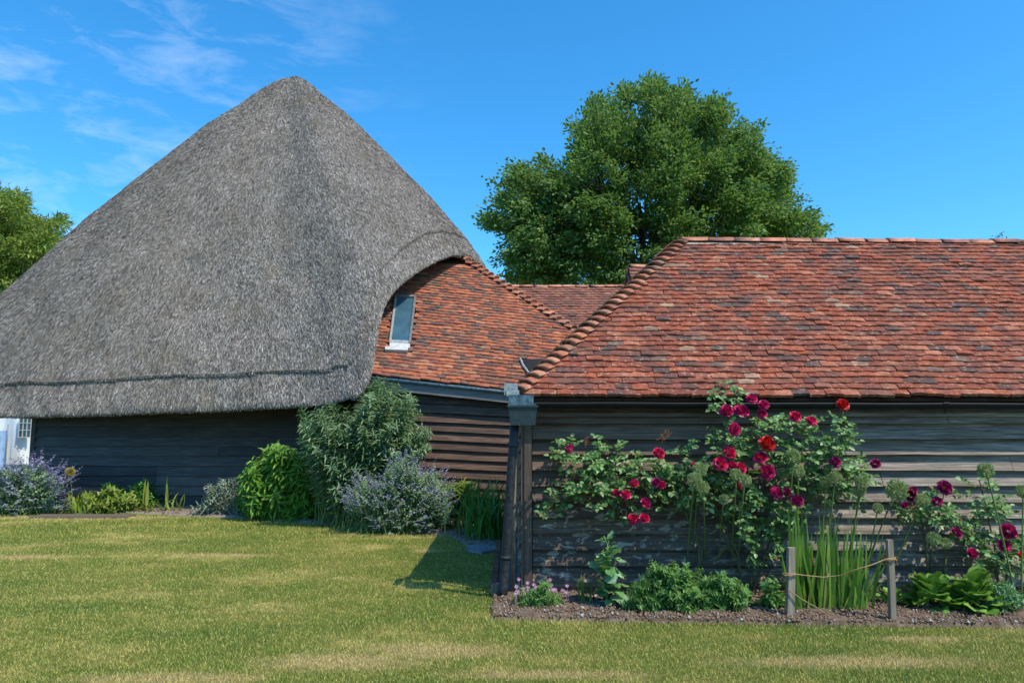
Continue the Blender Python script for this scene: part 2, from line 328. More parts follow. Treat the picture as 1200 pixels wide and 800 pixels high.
M_PEB = plain('pebble', (0.42, 0.40, 0.38), 0.8, 0.2, 20, 0.4)
def thatchm(name, k=1.0, per=True):
    m, t, b = mat(name, 0.9, 0.15)
    v, c = rnd(t)
    if per: col = ramp(t, v, [(0, (0.085*k, 0.071*k, 0.062*k)), (0.4, (0.215*k, 0.187*k, 0.165*k)), (0.75, (0.345*k, 0.305*k, 0.272*k)), (1, (0.56*k, 0.50*k, 0.45*k))])
    else: col = ramp(t, tnoise(t, 30, 6, 0.8, sc=(1, 1, .3)), [(0.35, (0.06, 0.054, 0.05)), (0.65, (0.24, 0.22, 0.2))])
    n = tnoise(t, 0.9, 5, 0.65); col = mixc(t, ramp(t, n, [(0.38, (0.45,)*3), (0.6, (0,)*3)]), col, (0.62, 0.60, 0.56), 'MULTIPLY')
    n = tnoise(t, 2.2, 5, 0.6, sc=(1.6, 1.6, .5)); col = mixc(t, ramp(t, n, [(0.50, (0,)*3), (0.70, (0.45,)*3)]), col, (0.23, 0.195, 0.135))
    n = tnoise(t, 5, 5, 0.7, sc=(1.5, 1.5, .35)); col = mixc(t, ramp(t, n, [(0.50, (0,)*3), (0.66, (0.5,)*3)]), col, (0.45, 0.42, 0.39), 'MULTIPLY')
    t.links.new(col, b.inputs['Base Color'])
    if not per: bump(t, b, tnoise(t, 40, 6, 0.8, sc=(1, 1, .4)), 1.0, 0.05)
    return m
M_THATCH = thatchm('thatch_base', per=False); M_STRAW = thatchm('thatch_straw')

# ------------------------------------------------------------ ground
gy = 0.0
def sheet(name, pts, z, mat_, kind='structure'):
    return obj(name, [(p[0], p[1], z) for p in pts], [list(range(len(pts)))], mat_, None, False, kind)
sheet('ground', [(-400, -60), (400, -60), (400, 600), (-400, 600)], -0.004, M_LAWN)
BED_R = [(-0.17, 7.36), (-0.19, 6.42), (0.6, 6.33), (2.5, 6.22), (4.2, 6.16), (9, 6.05), (9, 7.42), (-0.17, 7.42)]
def gp(px, py): g = G(px, py); return (g[0], g[1])
BED_L = [(-20, 14.4), gp(0, 601), gp(150, 601), gp(240, 605), gp(330, 610), gp(400, 616), gp(470, 622), gp(530, 628), gp(548, 640), gp(583, 642), (-0.2, 13.0), (-2.0, 15.2), (-12, 15.2), (-20, 15.6)]
def in_poly(x, y, poly):
    r = np.zeros(len(x), bool); n = len(poly)
    for i in range(n):
        x0, y0 = poly[i]; x1, y1 = poly[(i + 1) % n]
        c = ((y0 > y) != (y1 > y)) & (x < (x1 - x0) * (y - y0) / (y1 - y0 + 1e-12) + x0); r ^= c
    return r
def soil(name, poly, step, hgt):
    xs = [p[0] for p in poly]; ys = [p[1] for p in poly]
    X = np.arange(max(min(xs), -13), min(max(xs), 8) + step, step); Y = np.arange(min(ys), max(ys) + step, step)
    gx, gyy = np.meshgrid(X, Y); sh = gx.shape; x = gx.ravel(); y = gyy.ravel(); ins = in_poly(x, y, poly)
    # height rises quickly from the grass edge
    z = np.array([0.012 + hgt * (0.5 + 0.8 * fbm((a, b, 0), 4.0)) if i else -0.02 for a, b, i in zip(x, y, ins)])
    idx = np.arange(len(x)).reshape(sh)
    F = np.stack([idx[:-1, :-1], idx[:-1, 1:], idx[1:, 1:], idx[1:, :-1]], -1).reshape(-1, 4)
    F = F[ins[F].any(1)]
    return obj(name, np.stack([x, y, z], 1), F, M_SOIL, None, True, 'structure')
soil('soil_bed', BED_R, 0.03, 0.035); soil('soil_bed', BED_L, 0.06, 0.04)
def clods(name, poly, n, s0, s1, m):
    xs = [max(p[0], -13) for p in poly]; ys = [p[1] for p in poly]
    x = rng.uniform(min(xs), min(max(xs), 6.5), n); y = rng.uniform(min(ys), max(ys), n); k = in_poly(x, y, poly); x = x[k]; y = y[k]; n = len(x)
    s = rng.uniform(s0, s1, (n, 1, 1)) * rng.uniform(.6, 1.4, (n, 1, 3))
    O = np.array([(1,0,0),(-1,0,0),(0,1,0),(0,-1,0),(0,0,1),(0,0,-1)], float)[None] + rng.uniform(-.3, .3, (n, 6, 3))
    V = O * s + np.stack([x, y, np.full(n, .035)], 1)[:, None]
    T = np.array([(0,2,4),(2,1,4),(1,3,4),(3,0,4),(2,0,5),(1,2,5),(3,1,5),(0,3,5)])
    F = (T[None] + (np.arange(n) * 6)[:, None, None]).reshape(-1, 3)
    return obj(name, V.reshape(-1, 3), F, m, None, False, 'stuff')
tag(clods('soil_clods', BED_R, 17000, .003, .015, M_CLOD), 'crumbly brown soil crumbs on the bed under the red roses', 'soil')
tag(clods('soil_clods', BED_L, 12000, .006, .022, M_CLOD), 'crumbly brown soil crumbs on the bed along the thatched barn', 'soil')
tag(clods('pebbles', BED_R, 700, .006, .018, M_PEB), 'pale pebbles scattered over the bed below the roses', 'pebbles')

# leaves: many folded six-point leaves in one mesh
def leaves_np(Pb, D, Nn, L, W, fold=.25, curl=.15):
    n = len(Pb); D = nrm(D); S = nrm(np.cross(D, Nn)); Nn = np.cross(S, D)
    L = np.broadcast_to(np.asarray(L, float).reshape(-1, 1), (n, 1)); W = np.broadcast_to(np.asarray(W, float).reshape(-1, 1), (n, 1))
    V = np.empty((n, 6, 3)); u = Nn * W * fold
    V[:, 0] = Pb; V[:, 1] = Pb + D*L*.3 + S*W*.46 + u; V[:, 2] = Pb + D*L*.68 + S*W*.38 + u - Nn*L*curl*.4
    V[:, 3] = Pb + D*L - Nn*L*curl; V[:, 4] = Pb + D*L*.68 - S*W*.38 + u - Nn*L*curl*.4; V[:, 5] = Pb + D*L*.3 - S*W*.46 + u
    F = (np.array([[0, 3, 2, 1], [0, 5, 4, 3]])[None] + (np.arange(n) * 6)[:, None, None]).reshape(-1, 4)
    return V.reshape(-1, 3), F
def sph(n):
    v = rng.normal(size=(n, 3)); return nrm(v)
def blades_np(Pb, D, L, W, bend, face=None, seg=1):
    """grass-like blades: one tri (seg 0) or strip"""
    n = len(Pb); D = nrm(D)
    S = sph(n); S[:, 2] *= .2; S = nrm(np.cross(D, S)) if face is None else nrm(np.cross(D, face))
    B = nrm(np.cross(S, D)); L = np.reshape(L, (-1, 1)) * np.ones((n, 1)); W = np.reshape(W, (-1, 1)) * np.ones((n, 1)); bend = np.reshape(bend, (-1, 1)) * np.ones((n, 1))
    if seg == 0:
        V = np.stack([Pb - S*W/2, Pb + S*W/2, Pb + D*L + B*bend*L], 1); F = np.arange(n*3).reshape(-1, 3); return V.reshape(-1, 3), F
    rows = []
    for i in range(seg + 1):
        s = i / seg; wd = W * (1 - s**2.2) * (.75 + .5*min(s*2, 1)) / 2 + W*.02
        c = Pb + D*L*s + B*bend*L*s*s - np.array([0, 0, 1.0]) * (np.abs(bend)*L*s**3*.5)
        rows += [c - S*wd, c + S*wd]
    V = np.stack(rows, 1); k = 2*(seg+1)
    T = np.array([[2*i, 2*i+1, 2*i+3, 2*i+2] for i in range(seg)])
    F = (T[None] + (np.arange(n)*k)[:, None, None]).reshape(-1, 4); return V.reshape(-1, 3), F
# lawn blades
def lawn():
    n = 620000
    y = 4.3 * (14.8 / 4.3) ** (rng.random(n) ** 1.25); x = rng.uniform(-1, 1, n) * (y * .75 + .6); 
    k = ~in_poly(x, y, BED_R) & ~in_poly(x, y, BED_L) & ~((x > -.2) & (y > 7.3)) & (x < 7) & ~((x > -11.6) & (x < -8.9) & (y > 13.1) & (y < 13.65))
    x = x[k]; y = y[k]; n = len(x)
    D = np.stack([rng.normal(0, .45, n), rng.normal(0, .45, n), np.ones(n)], 1)
    edge = (np.abs(y - 6.33) < .14) & (x > -.25)
    L = rng.uniform(.010, .028, n) * (1 + .9 * edge) * (1 + .5*(y > 11)); W = .0046 * (y / 6) ** .6
    V, F = blades_np(np.stack([x, y, np.full(n, -.002)], 1), D, L, W, rng.uniform(-.3, .3, n), None, 0)
    o = obj('grass', V, F, M_BLADE, None, False, 'stuff'); tag(o, 'short mown lawn grass with dry straw coloured patches', 'grass')
lawn()

# ------------------------------------------------------------ tiled roofs
def tile_mesh(name, wdt, lng, th, m, seed, sag=.004):
    r = random.Random(seed); nx = 4; V = []; F = []
    e = [r.uniform(-.006, .006) for _ in range(nx + 1)]
    cut = r.random()
    if cut < .45: e[0] += r.uniform(.004, .016)
    elif cut > .6: e[-1] += r.uniform(.004, .016)
    cam_ = r.uniform(.002, .007); tw = r.uniform(-.003, .003)
    for i in range(nx + 1):
        x = (i / nx - .5) * wdt; c = cam_ * (1 - (2 * i / nx - 1) ** 2) + tw * (2*i/nx-1)
        V += [(x, e[i], c + th), (x, e[i], c), (x, lng * .5, c * .5 + th + sag), (x, lng, th*.6)]
    for i in range(nx):
        a = 4 * i; b = a + 4
        F += [(a, b, b+2, a+2), (a+2, b+2, b+3, a+3), (a+1, b+1, b, a)]
    F += [(0, 2, 1), (4*nx, 4*nx+1, 4*nx+2)]
    return V, F
def tile_slope(part, root, O, U, S, Nn, width_iv, rows, gauge, wdt, m, n_ind, skip=None, nvar=12, tilt=.036):
    """O: point at the eave (3D), U along the eave, S up the slope; width_iv(s) -> (u0, u1) interval inside the slope at height s"""
    vs = [tile_mesh('tile', wdt * 1.0, .235, .030, m, k) for k in range(nvar)]
    mes = [mesh_np('tile', v, f, m, True) for v, f in vs]
    for me in mes: me.polygons.foreach_set('use_smooth', np.zeros(len(me.polygons), bool))
    O = np.array(O, float); U = nrm(np.array(U, float)); S = nrm(np.array(S, float)); Nn = nrm(np.array(Nn, float))
    bv, bf = [], []; base = 0; cnt = 0
    for r in range(rows):
        s = r * gauge; u0, u1 = width_iv(s + gauge * .5)
        k0 = math.floor(u0 / wdt) - 1; k1 = math.ceil(u1 / wdt) + 1
        for k in range(k0, k1):
            c = (k + (.5 if r % 2 else 0) + random.uniform(-.03, .03)) * wdt; a, b = max(c - wdt/2, u0), min(c + wdt/2, u1)
            if b - a < wdt * .18: continue
            if skip and skip((a + b) / 2, s + gauge/2): continue
            sx = (b - a) / wdt; c = (a + b) / 2; ss = s + random.gauss(0, .006) + .014*noise.noise(Vector((c*1.3, r*.35, 3.1)))
            lift = tilt + random.uniform(0, .006) + (.012 if random.random() < .05 else 0)
            ang = math.atan2(lift, .2); rz = random.gauss(0, .024)
            Ux = U * math.cos(rz) + S * math.sin(rz); Sx = nrm(S * math.cos(ang) - Nn * math.sin(ang)); Nx = nrm(np.cross(Ux, Sx)); Sx = np.cross(Nx, Ux)
            wob = .012 * noise.noise(Vector((c * .8, s * .9, 7.7)))
            p = O + U * c + S * ss + Nn * (lift + wob)
            if cnt < n_ind:
                M = Matrix(((Ux[0]*sx, Sx[0], Nx[0], p[0]), (Ux[1]*sx, Sx[1], Nx[1], p[1]), (Ux[2]*sx, Sx[2], Nx[2], p[2]), (0, 0, 0, 1)))
                inst('tile', random.choice(mes), M, part)
            else:
                V, F = random.choice(vs); V = np.array(V)
                W3 = p + V[:, :1]*sx*Ux + V[:, 1:2]*Sx + V[:, 2:3]*Nx
                bv.append(W3); bf += [[i + base for i in f] for f in F]; base += len(V)
            cnt += 1
    if bv: obj('tile_field', np.concatenate(bv), bf, m, part, False, 'stuff')
def bonnets(part, A, B, side_n, n, m, r0=.115, r1=.075, lng=.24, individual=True, name='bonnet_tile', span=.85, lift=.05, sag=0.0, hk=.60):
    """curved hip tiles from A (low) to B (high); side_n is the upward normal on the hip line"""
    A = np.array(A, float); B = np.array(B, float); ax = nrm(B - A); nn = nrm(np.array(side_n, float) - ax * np.dot(side_n, ax)); sd_ = np.cross(ax, nn)
    ms = []
    for q in range(4):
        V = []; F = []; K = 8; rr = random.Random(q); th = .02
        for j, (t, rad) in enumerate(((0, r0), (.5, (r0 + r1)/2), (1, r1))):
            for lay in (0, 1):
                for i in range(K + 1):
                    a = (i / K - .5) * 2 * span; rd = rad - lay * th + rr.uniform(-.003, .003)
                    V.append((math.sin(a) * rd * 1.05, t * lng + (.03 * abs(math.sin(a)) if j == 0 else 0), math.cos(a) * rd - rad * hk))
        st = 2 * (K + 1)
        for j in range(2):
            for i in range(K):
                a = j*st + i; F.append((a, a+1, a+1+st, a+st))
        for i in range(K): F.append((i, i+K+1, i+K+2, i+1))
        c0 = len(V); V += [(math.sin((i/K-.5)*2*span)*(r0-th)*1.04, .035, math.cos((i/K-.5)*2*span)*(r0-th) - r0*hk) for i in range(K+1)] + [(0, .035, -.05)]; F += [(c0+i, c0+i+1, c0+K+1) for i in range(K)]
        ms.append(mesh_np(name, V, F, m, True))
    for k in range(n):
        p = A + (B - A) * (k + .1 + random.uniform(-.08, .08)) / n + nn * (-sag * math.sin(math.pi * k / n)) + nn * (lift * .5 + random.uniform(-.006, .008)) + sd_*random.uniform(-.006,.006)
        ang = math.atan2(lift, lng) ; A2 = nrm(ax * math.cos(ang) - nn * math.sin(ang)); N2 = np.cross(sd_, A2); N2 = N2 if np.dot(N2, nn) > 0 else -N2
        rz = random.gauss(0, .035); S2 = sd_ * math.cos(rz) + A2 * math.sin(rz); A3 = A2 * math.cos(rz) - sd_ * math.sin(rz)
        M = Matrix(((S2[0], A3[0], N2[0], p[0]), (S2[1], A3[1], N2[1], p[1]), (S2[2], A3[2], N2[2], p[2]), (0, 0, 0, 1)))
        inst(name, random.choice(ms), M, part)

def plank(parent, m, x0, x1, zb, ex, Y, slope=0.0, thick=.05, seg=10, axis='x', lean=.08):
    """one lapped board; its foot stands proud of the board below"""
    V = []; F = []; so = random.random() * 50
    for i in range(seg + 1):
        x = x0 + (x1 - x0) * i / seg
        wz = .007 * noise.noise(Vector((x * 1.7, so, 0))) + slope * x; wy = .006 * noise.noise(Vector((x * 1.1, so, 9)))
        z = zb + wz
        q = [(-lean + wy, z), (-lean + thick + wy, z - .001), (-.004, zb + slope*x + ex + .03), (-lean + wy*1.0 + .002, z + .004)]
        for yy, zz in ((q[0][0], q[0][1] + .003), q[1], q[2]):
            V.append((x, Y + yy, zz) if axis == 'x' else (Y + yy, x, zz))
    for i in range(seg):
        a = 3*i; b = a + 3; F += [(a, b, b+2, a+2) if axis == 'x' else (a, a+2, b+2, b), (a+1, b+1, b, a) if axis == 'x' else (a+1, a, b, b+1)]
    F += [(0, 2, 1), (3*seg, 3*seg+1, 3*seg+2)]
    return obj('plank', V, F, m, parent)

# ---- shed on the right
XW, YW, YE, XE = 0.14, 7.40, 7.22, 0.03
ZE = float(P(900, 466, YE)[2]); RY = 9.25; rise = RY - YE; ZR = ZE + rise; XR = XE + rise + .10; XEND = 8.2; HK = (XR - XE) / rise
shed = thing('tiled_shed', (XW, YW, 0), 'low dark weatherboarded shed with a hipped red tiled roof behind the rose bed', 'shed')
sroof = MB(); o_ = .03
sroof.add([(XE, YE, ZE-o_), (XEND, YE, ZE-o_), (XEND, RY, ZR-o_), (XR, RY, ZR-o_), (XE, 2*RY-YE, ZE-o_), (XEND, 2*RY-YE, ZE-o_)],
          [(0, 1, 2, 3), (0, 3, 4), (3, 2, 5, 4), (0, 4, 5, 1)])
sroof = sroof.build('roof', M_UNDER, shed)
q2 = 1 / math.sqrt(2)
def wav(u, s): return 0
tile_slope(sroof, shed, (XE, YE - .02, ZE - .02), (1, 0, 0), (0, q2, q2), (0, -q2, q2), lambda s: (s * q2 * HK + .02, min(XEND - XE, 6.9)), 34, .0845, .163, M_TILE, 300)
tile_slope(sroof, shed, (XE, 2*RY-YE, ZE - .02), (0, -1, 0), (q2, 0, q2), (-q2, 0, q2), lambda s: (s * q2, 2*rise - s*q2), 34, .0845, .163, M_TILE, 0)
bonnets(sroof, (XE + .02, YE + .02, ZE + .0), (XR + .02, RY, ZR), (-.45, -.45, 1.0), 28, M_BONNET, .155, .12, .22, lift=.065, hk=.42)
bonnets(sroof, (XR - .03, RY, ZR + .0), (XR + 6.2, RY, ZR - .05), (0, 0, 1), 19, M_RIDGE, .112, .111, .342, name='ridge_tile', span=1.15, lift=.0, hk=.1)
mb = MB(); mb.tube([(XR, RY - .08, ZR - .02), (XR + 6.1, RY - .08, ZR - .07)], .032, 6); mb.build('ridge_mortar', M_MORTAR, sroof)
# walls
swall = MB().box((XW, YW, 0.08), (XEND, 2*RY - YE - .2, ZE)).build('wall', M_DARK, shed)
ex = .1515; z0 = .115
joints = {2: 3.45, 4: 1.3, 5: 4.05, 6: 3.62, 7: 4.9, 8: 2.2, 9: 3.05, 1: 2.6, 10: 4.3}
for i in range(11):
    z = z0 + i * ex
    if i in joints:
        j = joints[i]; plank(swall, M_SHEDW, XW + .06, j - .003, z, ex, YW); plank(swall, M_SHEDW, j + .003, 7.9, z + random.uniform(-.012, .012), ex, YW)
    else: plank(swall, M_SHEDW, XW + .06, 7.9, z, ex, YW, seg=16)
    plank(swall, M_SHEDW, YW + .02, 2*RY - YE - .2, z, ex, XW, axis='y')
MB().box((XW - .02, YW - .10, .09), (XW + .052, YW - .004, 1.62)).build('corner_board', M_CORNER, shed)
MB().box((XW - .052, YW - .085, .06), (XW - .022, YW + .05, 1.70)).build('corner_board', M_CORNER, shed)
fr = MB().box((XW - .05, YW - .10, 1.70), (XEND, YW + .02, 1.735)).build('rail', M_SHEDW, shed)
for k in range(34):   # brick plinth
    x = XW - .05 + k * .228
    for c in range(1):
        MB().box((x, YW - .04 + random.uniform(0, .008), .0 + c*.075), (x + .215, YW + .06, .068 + c*.075)).build('brick', M_BRICK, swall)
MB().box((XW - .04, YW - .02, 0), (XEND, YW + .05, .11)).build('plinth_mortar', M_MORTAR, shed)
# gutter: a half-round channel
def channel(x0, x1, y, z0_, z1_, r, m, parent, name='gutter', seg=24, K=10):
    V = []; F = []
    for i in range(seg + 1):
        t = i / seg; x = x0 + (x1 - x0) * t; z = z0_ + (z1_ - z0_) * t + .004 * noise.noise(Vector((x * 1.5, 0, 4)))
        for rr in (r, r - .006):
            for k in range(K + 1):
                a = math.pi * (1 + k / K); V.append((x, y + rr * math.cos(a), z + rr * math.sin(a)))
    st = 2 * (K + 1)
    for i in range(seg):
        for k in range(K):
            a = i*st + k; F.append((a, a+1, a+1+st, a+st)); a += K+1; F.append((a, a+st, a+1+st, a+1))
        F.append((i*st, i*st+st, i*st+st+K+1, i*st+K+1))
    return obj(name, V, F, m, parent, True)
gut = channel(XE + .18, XEND, YE - .035, ZE - .045, ZE - .06, .055, M_GUTTER, shed)
for x in (1.0, 2.05, 3.1, 4.15, 5.2): channel(x, x + .05, YE - .035, ZE - .047, ZE - .047, .060, M_GUTTER, gut, 'bracket', 1)
# lead corner box, hopper head, downpipe
hz = P(612, 497, YE - .02)
hx0, hx1 = P(596, 480, 7.0)[0], P(629, 480, 7.0)[0]
zt = P(600, 477, 7.0)[2]; zb = P(600, 498, 7.0)[2]
def taper(mbx, x0, x1, y0, y1, z0_, z1_, i):
    V = [(x0+i, y0+i, z0_), (x1-i, y0+i, z0_), (x1-i, y1-i, z0_), (x0+i, y1-i, z0_), (x0, y0, z1_), (x1, y0, z1_), (x1, y1, z1_), (x0, y1, z1_)]
    mbx.add(V, [(0,3,2,1),(0,1,5,4),(1,2,6,5),(2,3,7,6),(3,0,4,7),(4,5,6,7)])
mb = MB(); taper(mb, hx0, hx1, 6.86, 7.14, zb, zt, .018); mb.box((hx0 - .012, 6.848, zt - .002), (hx1 + .012, 7.15, zt + .014)); mb.build('hopper_head', M_HOPPER, shed)
mb = MB(); z1 = P(600, 463, 7.0)[2]
mb.box((hx0 - .005, 6.87, zt + .016), (hx1 - .01, 7.12, zt + .028)); taper(mb, hx0 + .0, hx1 - .03, 6.90, 7.1, zt + .028, z1, .004); mb.build('lead_box', M_LEAD, shed)
mb = MB(); z2 = P(600, 449, 7.0)[2]; ux0 = P(591, 460, 7.0)[0]
mb.box((ux0, 6.93, z1 + .001), (ux0 + .02, 7.2, z2)); mb.box((ux0 + .02, 6.92, z1 + .002), (ux0 + .14, 6.94, z1 + .045)); mb.box((ux0 + .10, 6.95, z1 + .002), (ux0 + .125, 7.15, z2 - .01)); mb.box((ux0+.0, 7.2, z1), (ux0+.13, 7.23, z2+.01))
mb.build('lead_spout', M_LEADP, shed)
mb = MB(); a = P(603, 498, 7.02); b = P(596, 600, 7.1); c = P(590, 686, 7.2)
mb.tube([a, a + (b-a)*.3, b, b + (c-b)*.6, c, (c[0]-.01, c[1]-.03, .02)], [.042, .043, .042, .044, .045, .046], 12)
for t in (.12, .5, .82):
    p = a + (c - a) * t; d = (c - a) * .02; mb.tube([p - d*.6, p + d*.6], .053, 12)
mb.build('downpipe', M_PIPE, shed, True)
mb = MB(); mb.tube([P(604, 500, 7.25), P(601, 690, 7.3)], [.017, .02], 7); mb.build('thin_pole', M_POST, shed, True)

# ---- wing with orange tiles
WY, WE = 13.7, 13.5
k_sl = -0.105
pE = P(440, 440, WE); X0, Z0 = pE[0], pE[2]
SL = math.tan(R(44))
def wing_z(x, y): return Z0 + (y - WE) * SL + k_sl * (x - X0)
def wing_hit(px, py):
    d = ray(px, py); # CAM + d*t on plane
    t = (Z0 - WE*SL - k_sl*X0 + 0 - 1.6) / (d[2] - SL*d[1] - k_sl*d[0]); return CAM + d * t
wing = thing('tiled_wing', (X0, WY, 0), 'link wing with orange patchwork tiles and one narrow window beside the thatch', 'building')
H0 = wing_hit(540, 303); H1 = wing_hit(672, 388); hd = H1 - H0
H2 = H1 + hd * 1.15          # down to the hidden corner
Lx = X0 - .38
mb = MB()
cs = [(Lx, WE), (H2[0] + .4, WE), (H2[0], H2[1]), (H0[0], H0[1]), (H0[0] - .8, H0[1] + .6), (Lx, H0[1] + .6)]
V = [(x, y, wing_z(x, y) - .03) for x, y in cs]
mb.add(V, [list(range(6))]); 
mb.add([tuple(H0 - [0, 0, .03]), tuple(H2 - [0, 0, .03]), (H2[0], H2[1] + .4, .2), (H0[0], H0[1] + .4, .2)], [(0, 1, 2, 3)])
wroof = mb.build('roof', M_UNDER, wing)
U = nrm(np.array([1, 0, k_sl])); S0 = nrm(np.array([0, 1, SL])); Nw = nrm(np.cross(U, S0)); S1 = nrm(np.cross(Nw, U))
Ow = np.array([X0, WE - .02, wing_z(X0, WE - .02) - .01])
def uv(p): d = np.array(p) - Ow; return float(np.dot(d, U)), float(np.dot(d, S1))
uh0, uh1 = uv(H0), uv(H1)
WIN = [wing_hit(463, 350), wing_hit(487, 350), wing_hit(481, 407), wing_hit(456, 413)]
wu = [uv(p) for p in WIN]; WU0 = min(p[0] for p in wu) + .03; WU1 = max(p[0] for p in wu); WS0 = min(p[1] for p in wu) - .02; WS1 = max(p[1] for p in wu)
WU0 = uv(wing_hit(457, 400))[0]; WU1 = uv(wing_hit(482, 400))[0]
WC = [np.array(uv(wing_hit(*q))) for q in ((455, 413), (480.5, 414), (488, 350), (463, 350))]
def wiv(s):
    t = (s - uh0[1]) / (uh1[1] - uh0[1]); return (-.36, min(uh0[0] + t * (uh1[0] - uh0[0]), 4.6))
def wskip(u, s):
    f = (s - WC[0][1]) / (WC[3][1] - WC[0][1]); uL = WC[0][0] + f*(WC[3][0]-WC[0][0]); uR = WC[1][0] + f*(WC[2][0]-WC[1][0])
    if 0 < f < .98 and uL - .02 < u < uR + .02: return True
    p = Ow + U * u + S1 * s                 # hidden below the thatch
    return False
tile_slope(wroof, wing, Ow, U, S1, Nw, wiv, 40, .1, .182, M_TILEO, 300, skip=wskip, tilt=.034)
bonnets(wroof, H2, H0 + nrm(H0 - H1) * .1, (.5, -.5, 1.0), 40, M_BONNET, .165, .13, .22, lift=.075, hk=.36)
# window
def wp(u, s, h=0): return Ow + U * u + S1 * s + Nw * h
def slab(mbx, u0, u1, s0, s1, h0, h1):
    """a block over the window, u and s running 0..1 across its outline"""
    def q(u, s_, h): c = (WC[0]*(1-u) + WC[1]*u)*(1-s_) + (WC[3]*(1-u) + WC[2]*u)*s_; return wp(c[0], c[1], h)
    V = [q(u, s_, h) for h in (h0, h1) for u, s_ in ((u0, s0), (u1, s0), (u1, s1), (u0, s1))]
    mbx.add(V, [(0,3,2,1),(4,5,6,7),(0,1,5,4),(1,2,6,5),(2,3,7,6),(3,0,4,7)])
win = MB(); slab(win, .03, .97, .10, .99, -.06, .03); win = win.build('window', M_DARK, wing)
f = MB(); slab(f, 0, .10, .115, 1.0, -.05, .10); f.build('frame', M_WFRAME, win)
f = MB(); slab(f, .90, 1.0, .115, 1.0, -.05, .11); slab(f, .101, .899, .96, 1.0, -.05, .115); f.build('frame', M_FASCIA, win)
f = MB(); slab(f, .101, .899, .115, .16, -.05, .095); f.build('frame', M_WFRAME, win)
f = MB(); slab(f, .102, .898, .161, .959, -.04, .08); f.build('pane', M_GLASS, win)
f = MB(); slab(f, .04, .97, .035, .11, -.04, .095); slab(f, -.14, .90, -.02, .032, -.02, .115); f.build('sill', M_WHITE, win)
# fascia and gutter edge, wall
fz = lambda x: wing_z(x, WE) - .03
mb = MB()
mb.add([(Lx, WE - .0, fz(Lx) - .21), (1.2, WE, fz(1.2) - .21), (1.2, WE, fz(1.2)), (Lx, WE, fz(Lx)), (Lx, WE + .05, fz(Lx) - .21), (1.2, WE + .05, fz(1.2) - .21), (1.2, WE + .05, fz(1.2)), (Lx, WE + .05, fz(Lx))],
       [(0, 1, 2, 3), (4, 7, 6, 5), (0, 4, 5, 1), (3, 2, 6, 7)]); mb.build('fascia', M_FASCIA, wing)
mb = MB(); mb.tube([(Lx, WE - .03, fz(Lx) - .02), (1.2, WE - .03, fz(1.2) - .02)], .035, 8); mb.build('lead_edge', M_LEAD, wing, True)
wwall = MB().box((Lx, WY, 0), (3.0, WY + 3, 1.95)).build('wall', M_DARK, wing)
for i in range(14):
    z = .06 + i * .166; plank(wwall, M_WINGW, Lx, 1.6, z - .10, .166, WY, slope=-.05, lean=.065, thick=.035)
# lead valley between wing and shed hip
a, b, c = wing_hit(612, 424), wing_hit(642, 424), wing_hit(622, 441)
mb = MB(); o3 = Nw * .07
mb.add([a + o3, b + o3 * 1.2, c + o3, a + Nw*.05, b + Nw*.05, c + Nw*.05], [(0, 1, 2), (3, 5, 4), (0, 2, 5, 3), (0, 3, 4, 1), (1, 4, 5, 2)]); mb.build('lead_valley', M_GUTTER, wing)
mb = MB(); a, c = wing_hit(609, 424), wing_hit(619, 441)
mb.tube([a + Nw*.09, (a+c)/2 + Nw*.085 + U*(-.02), c + Nw*.09], .022, 6); mb.build('flashing', M_LEADP, wing)

# ---- roofs further back
def back_roof(name, label, x0, x1, Yr, zr, run, ridge_n, grp_mat, gauge=.1):
    t = thing(name, (x0, Yr - run, 0), label, 'building')
    ze = zr - run
    mb = MB(); mb.add([(x0, Yr-run, ze-.03), (x1, Yr-run, ze-.03), (x1, Yr, zr-.03), (x0, Yr, zr-.03), (x1, Yr+run, ze-.03), (x0, Yr+run, ze-.03)], [(0,1,2,3), (3,2,4,5)])
    rf = mb.build('roof', M_UNDER, t)
    tile_slope(rf, t, (x0, Yr-run-.02, ze-.02), (1,0,0), (0,q2,q2), (0,-q2,q2), lambda s: (0, x1-x0), int(run/q2/gauge), gauge, .165, grp_mat, 0)
    bonnets(rf, (x0-.02, Yr, zr), (x1, Yr, zr), (0,0,1), ridge_n, M_RIDGE, .11, .108, (x1-x0)/ridge_n*1.03, name='ridge_tile', lift=.005, span=1.15, hk=.35)
    mb = MB(); mb.add([(x0+.04, Yr-run+.1, 0), (x0+.04, Yr+run-.1, 0), (x0+.04, Yr+run-.1, ze+.02), (x0+.04, Yr, zr-.08), (x0+.04, Yr-run+.1, ze+.02),
                       (x1-.04, Yr-run+.1, 0), (x1-.04, Yr+run-.1, 0), (x1-.04, Yr+run-.1, ze+.02), (x1-.04, Yr, zr-.08), (x1-.04, Yr-run+.1, ze+.02)],
                      [(0,4,3,2,1), (5,6,7,8,9), (0,5,9,4), (1,2,7,6)]); mb.build('wall', M_WINGW, t)
    mb = MB()
    for sy in (-1, 1): mb.add([(x0-.03, Yr, zr+.0), (x0-.03, Yr+sy*run, ze+.0), (x0-.03, Yr+sy*run, ze-.11), (x0-.03, Yr, zr-.11), (x0+.03, Yr, zr+.0), (x0+.03, Yr+sy*run, ze+.0), (x0+.03, Yr+sy*run, ze-.11), (x0+.03, Yr, zr-.11)], [(0,1,2,3), (4,7,6,5), (0,4,5,1), (3,2,6,7), (1,5,6,2)])
    mb.build('verge', M_BRICK, t)
    return t
zr = P(660, 337, 18)[2]; back_roof('far_outbuilding', 'far outbuilding with a plain low red tiled roof between wing and shed hip', -.9, 3.6, 18, zr, 2.3, 13, M_TILEF)
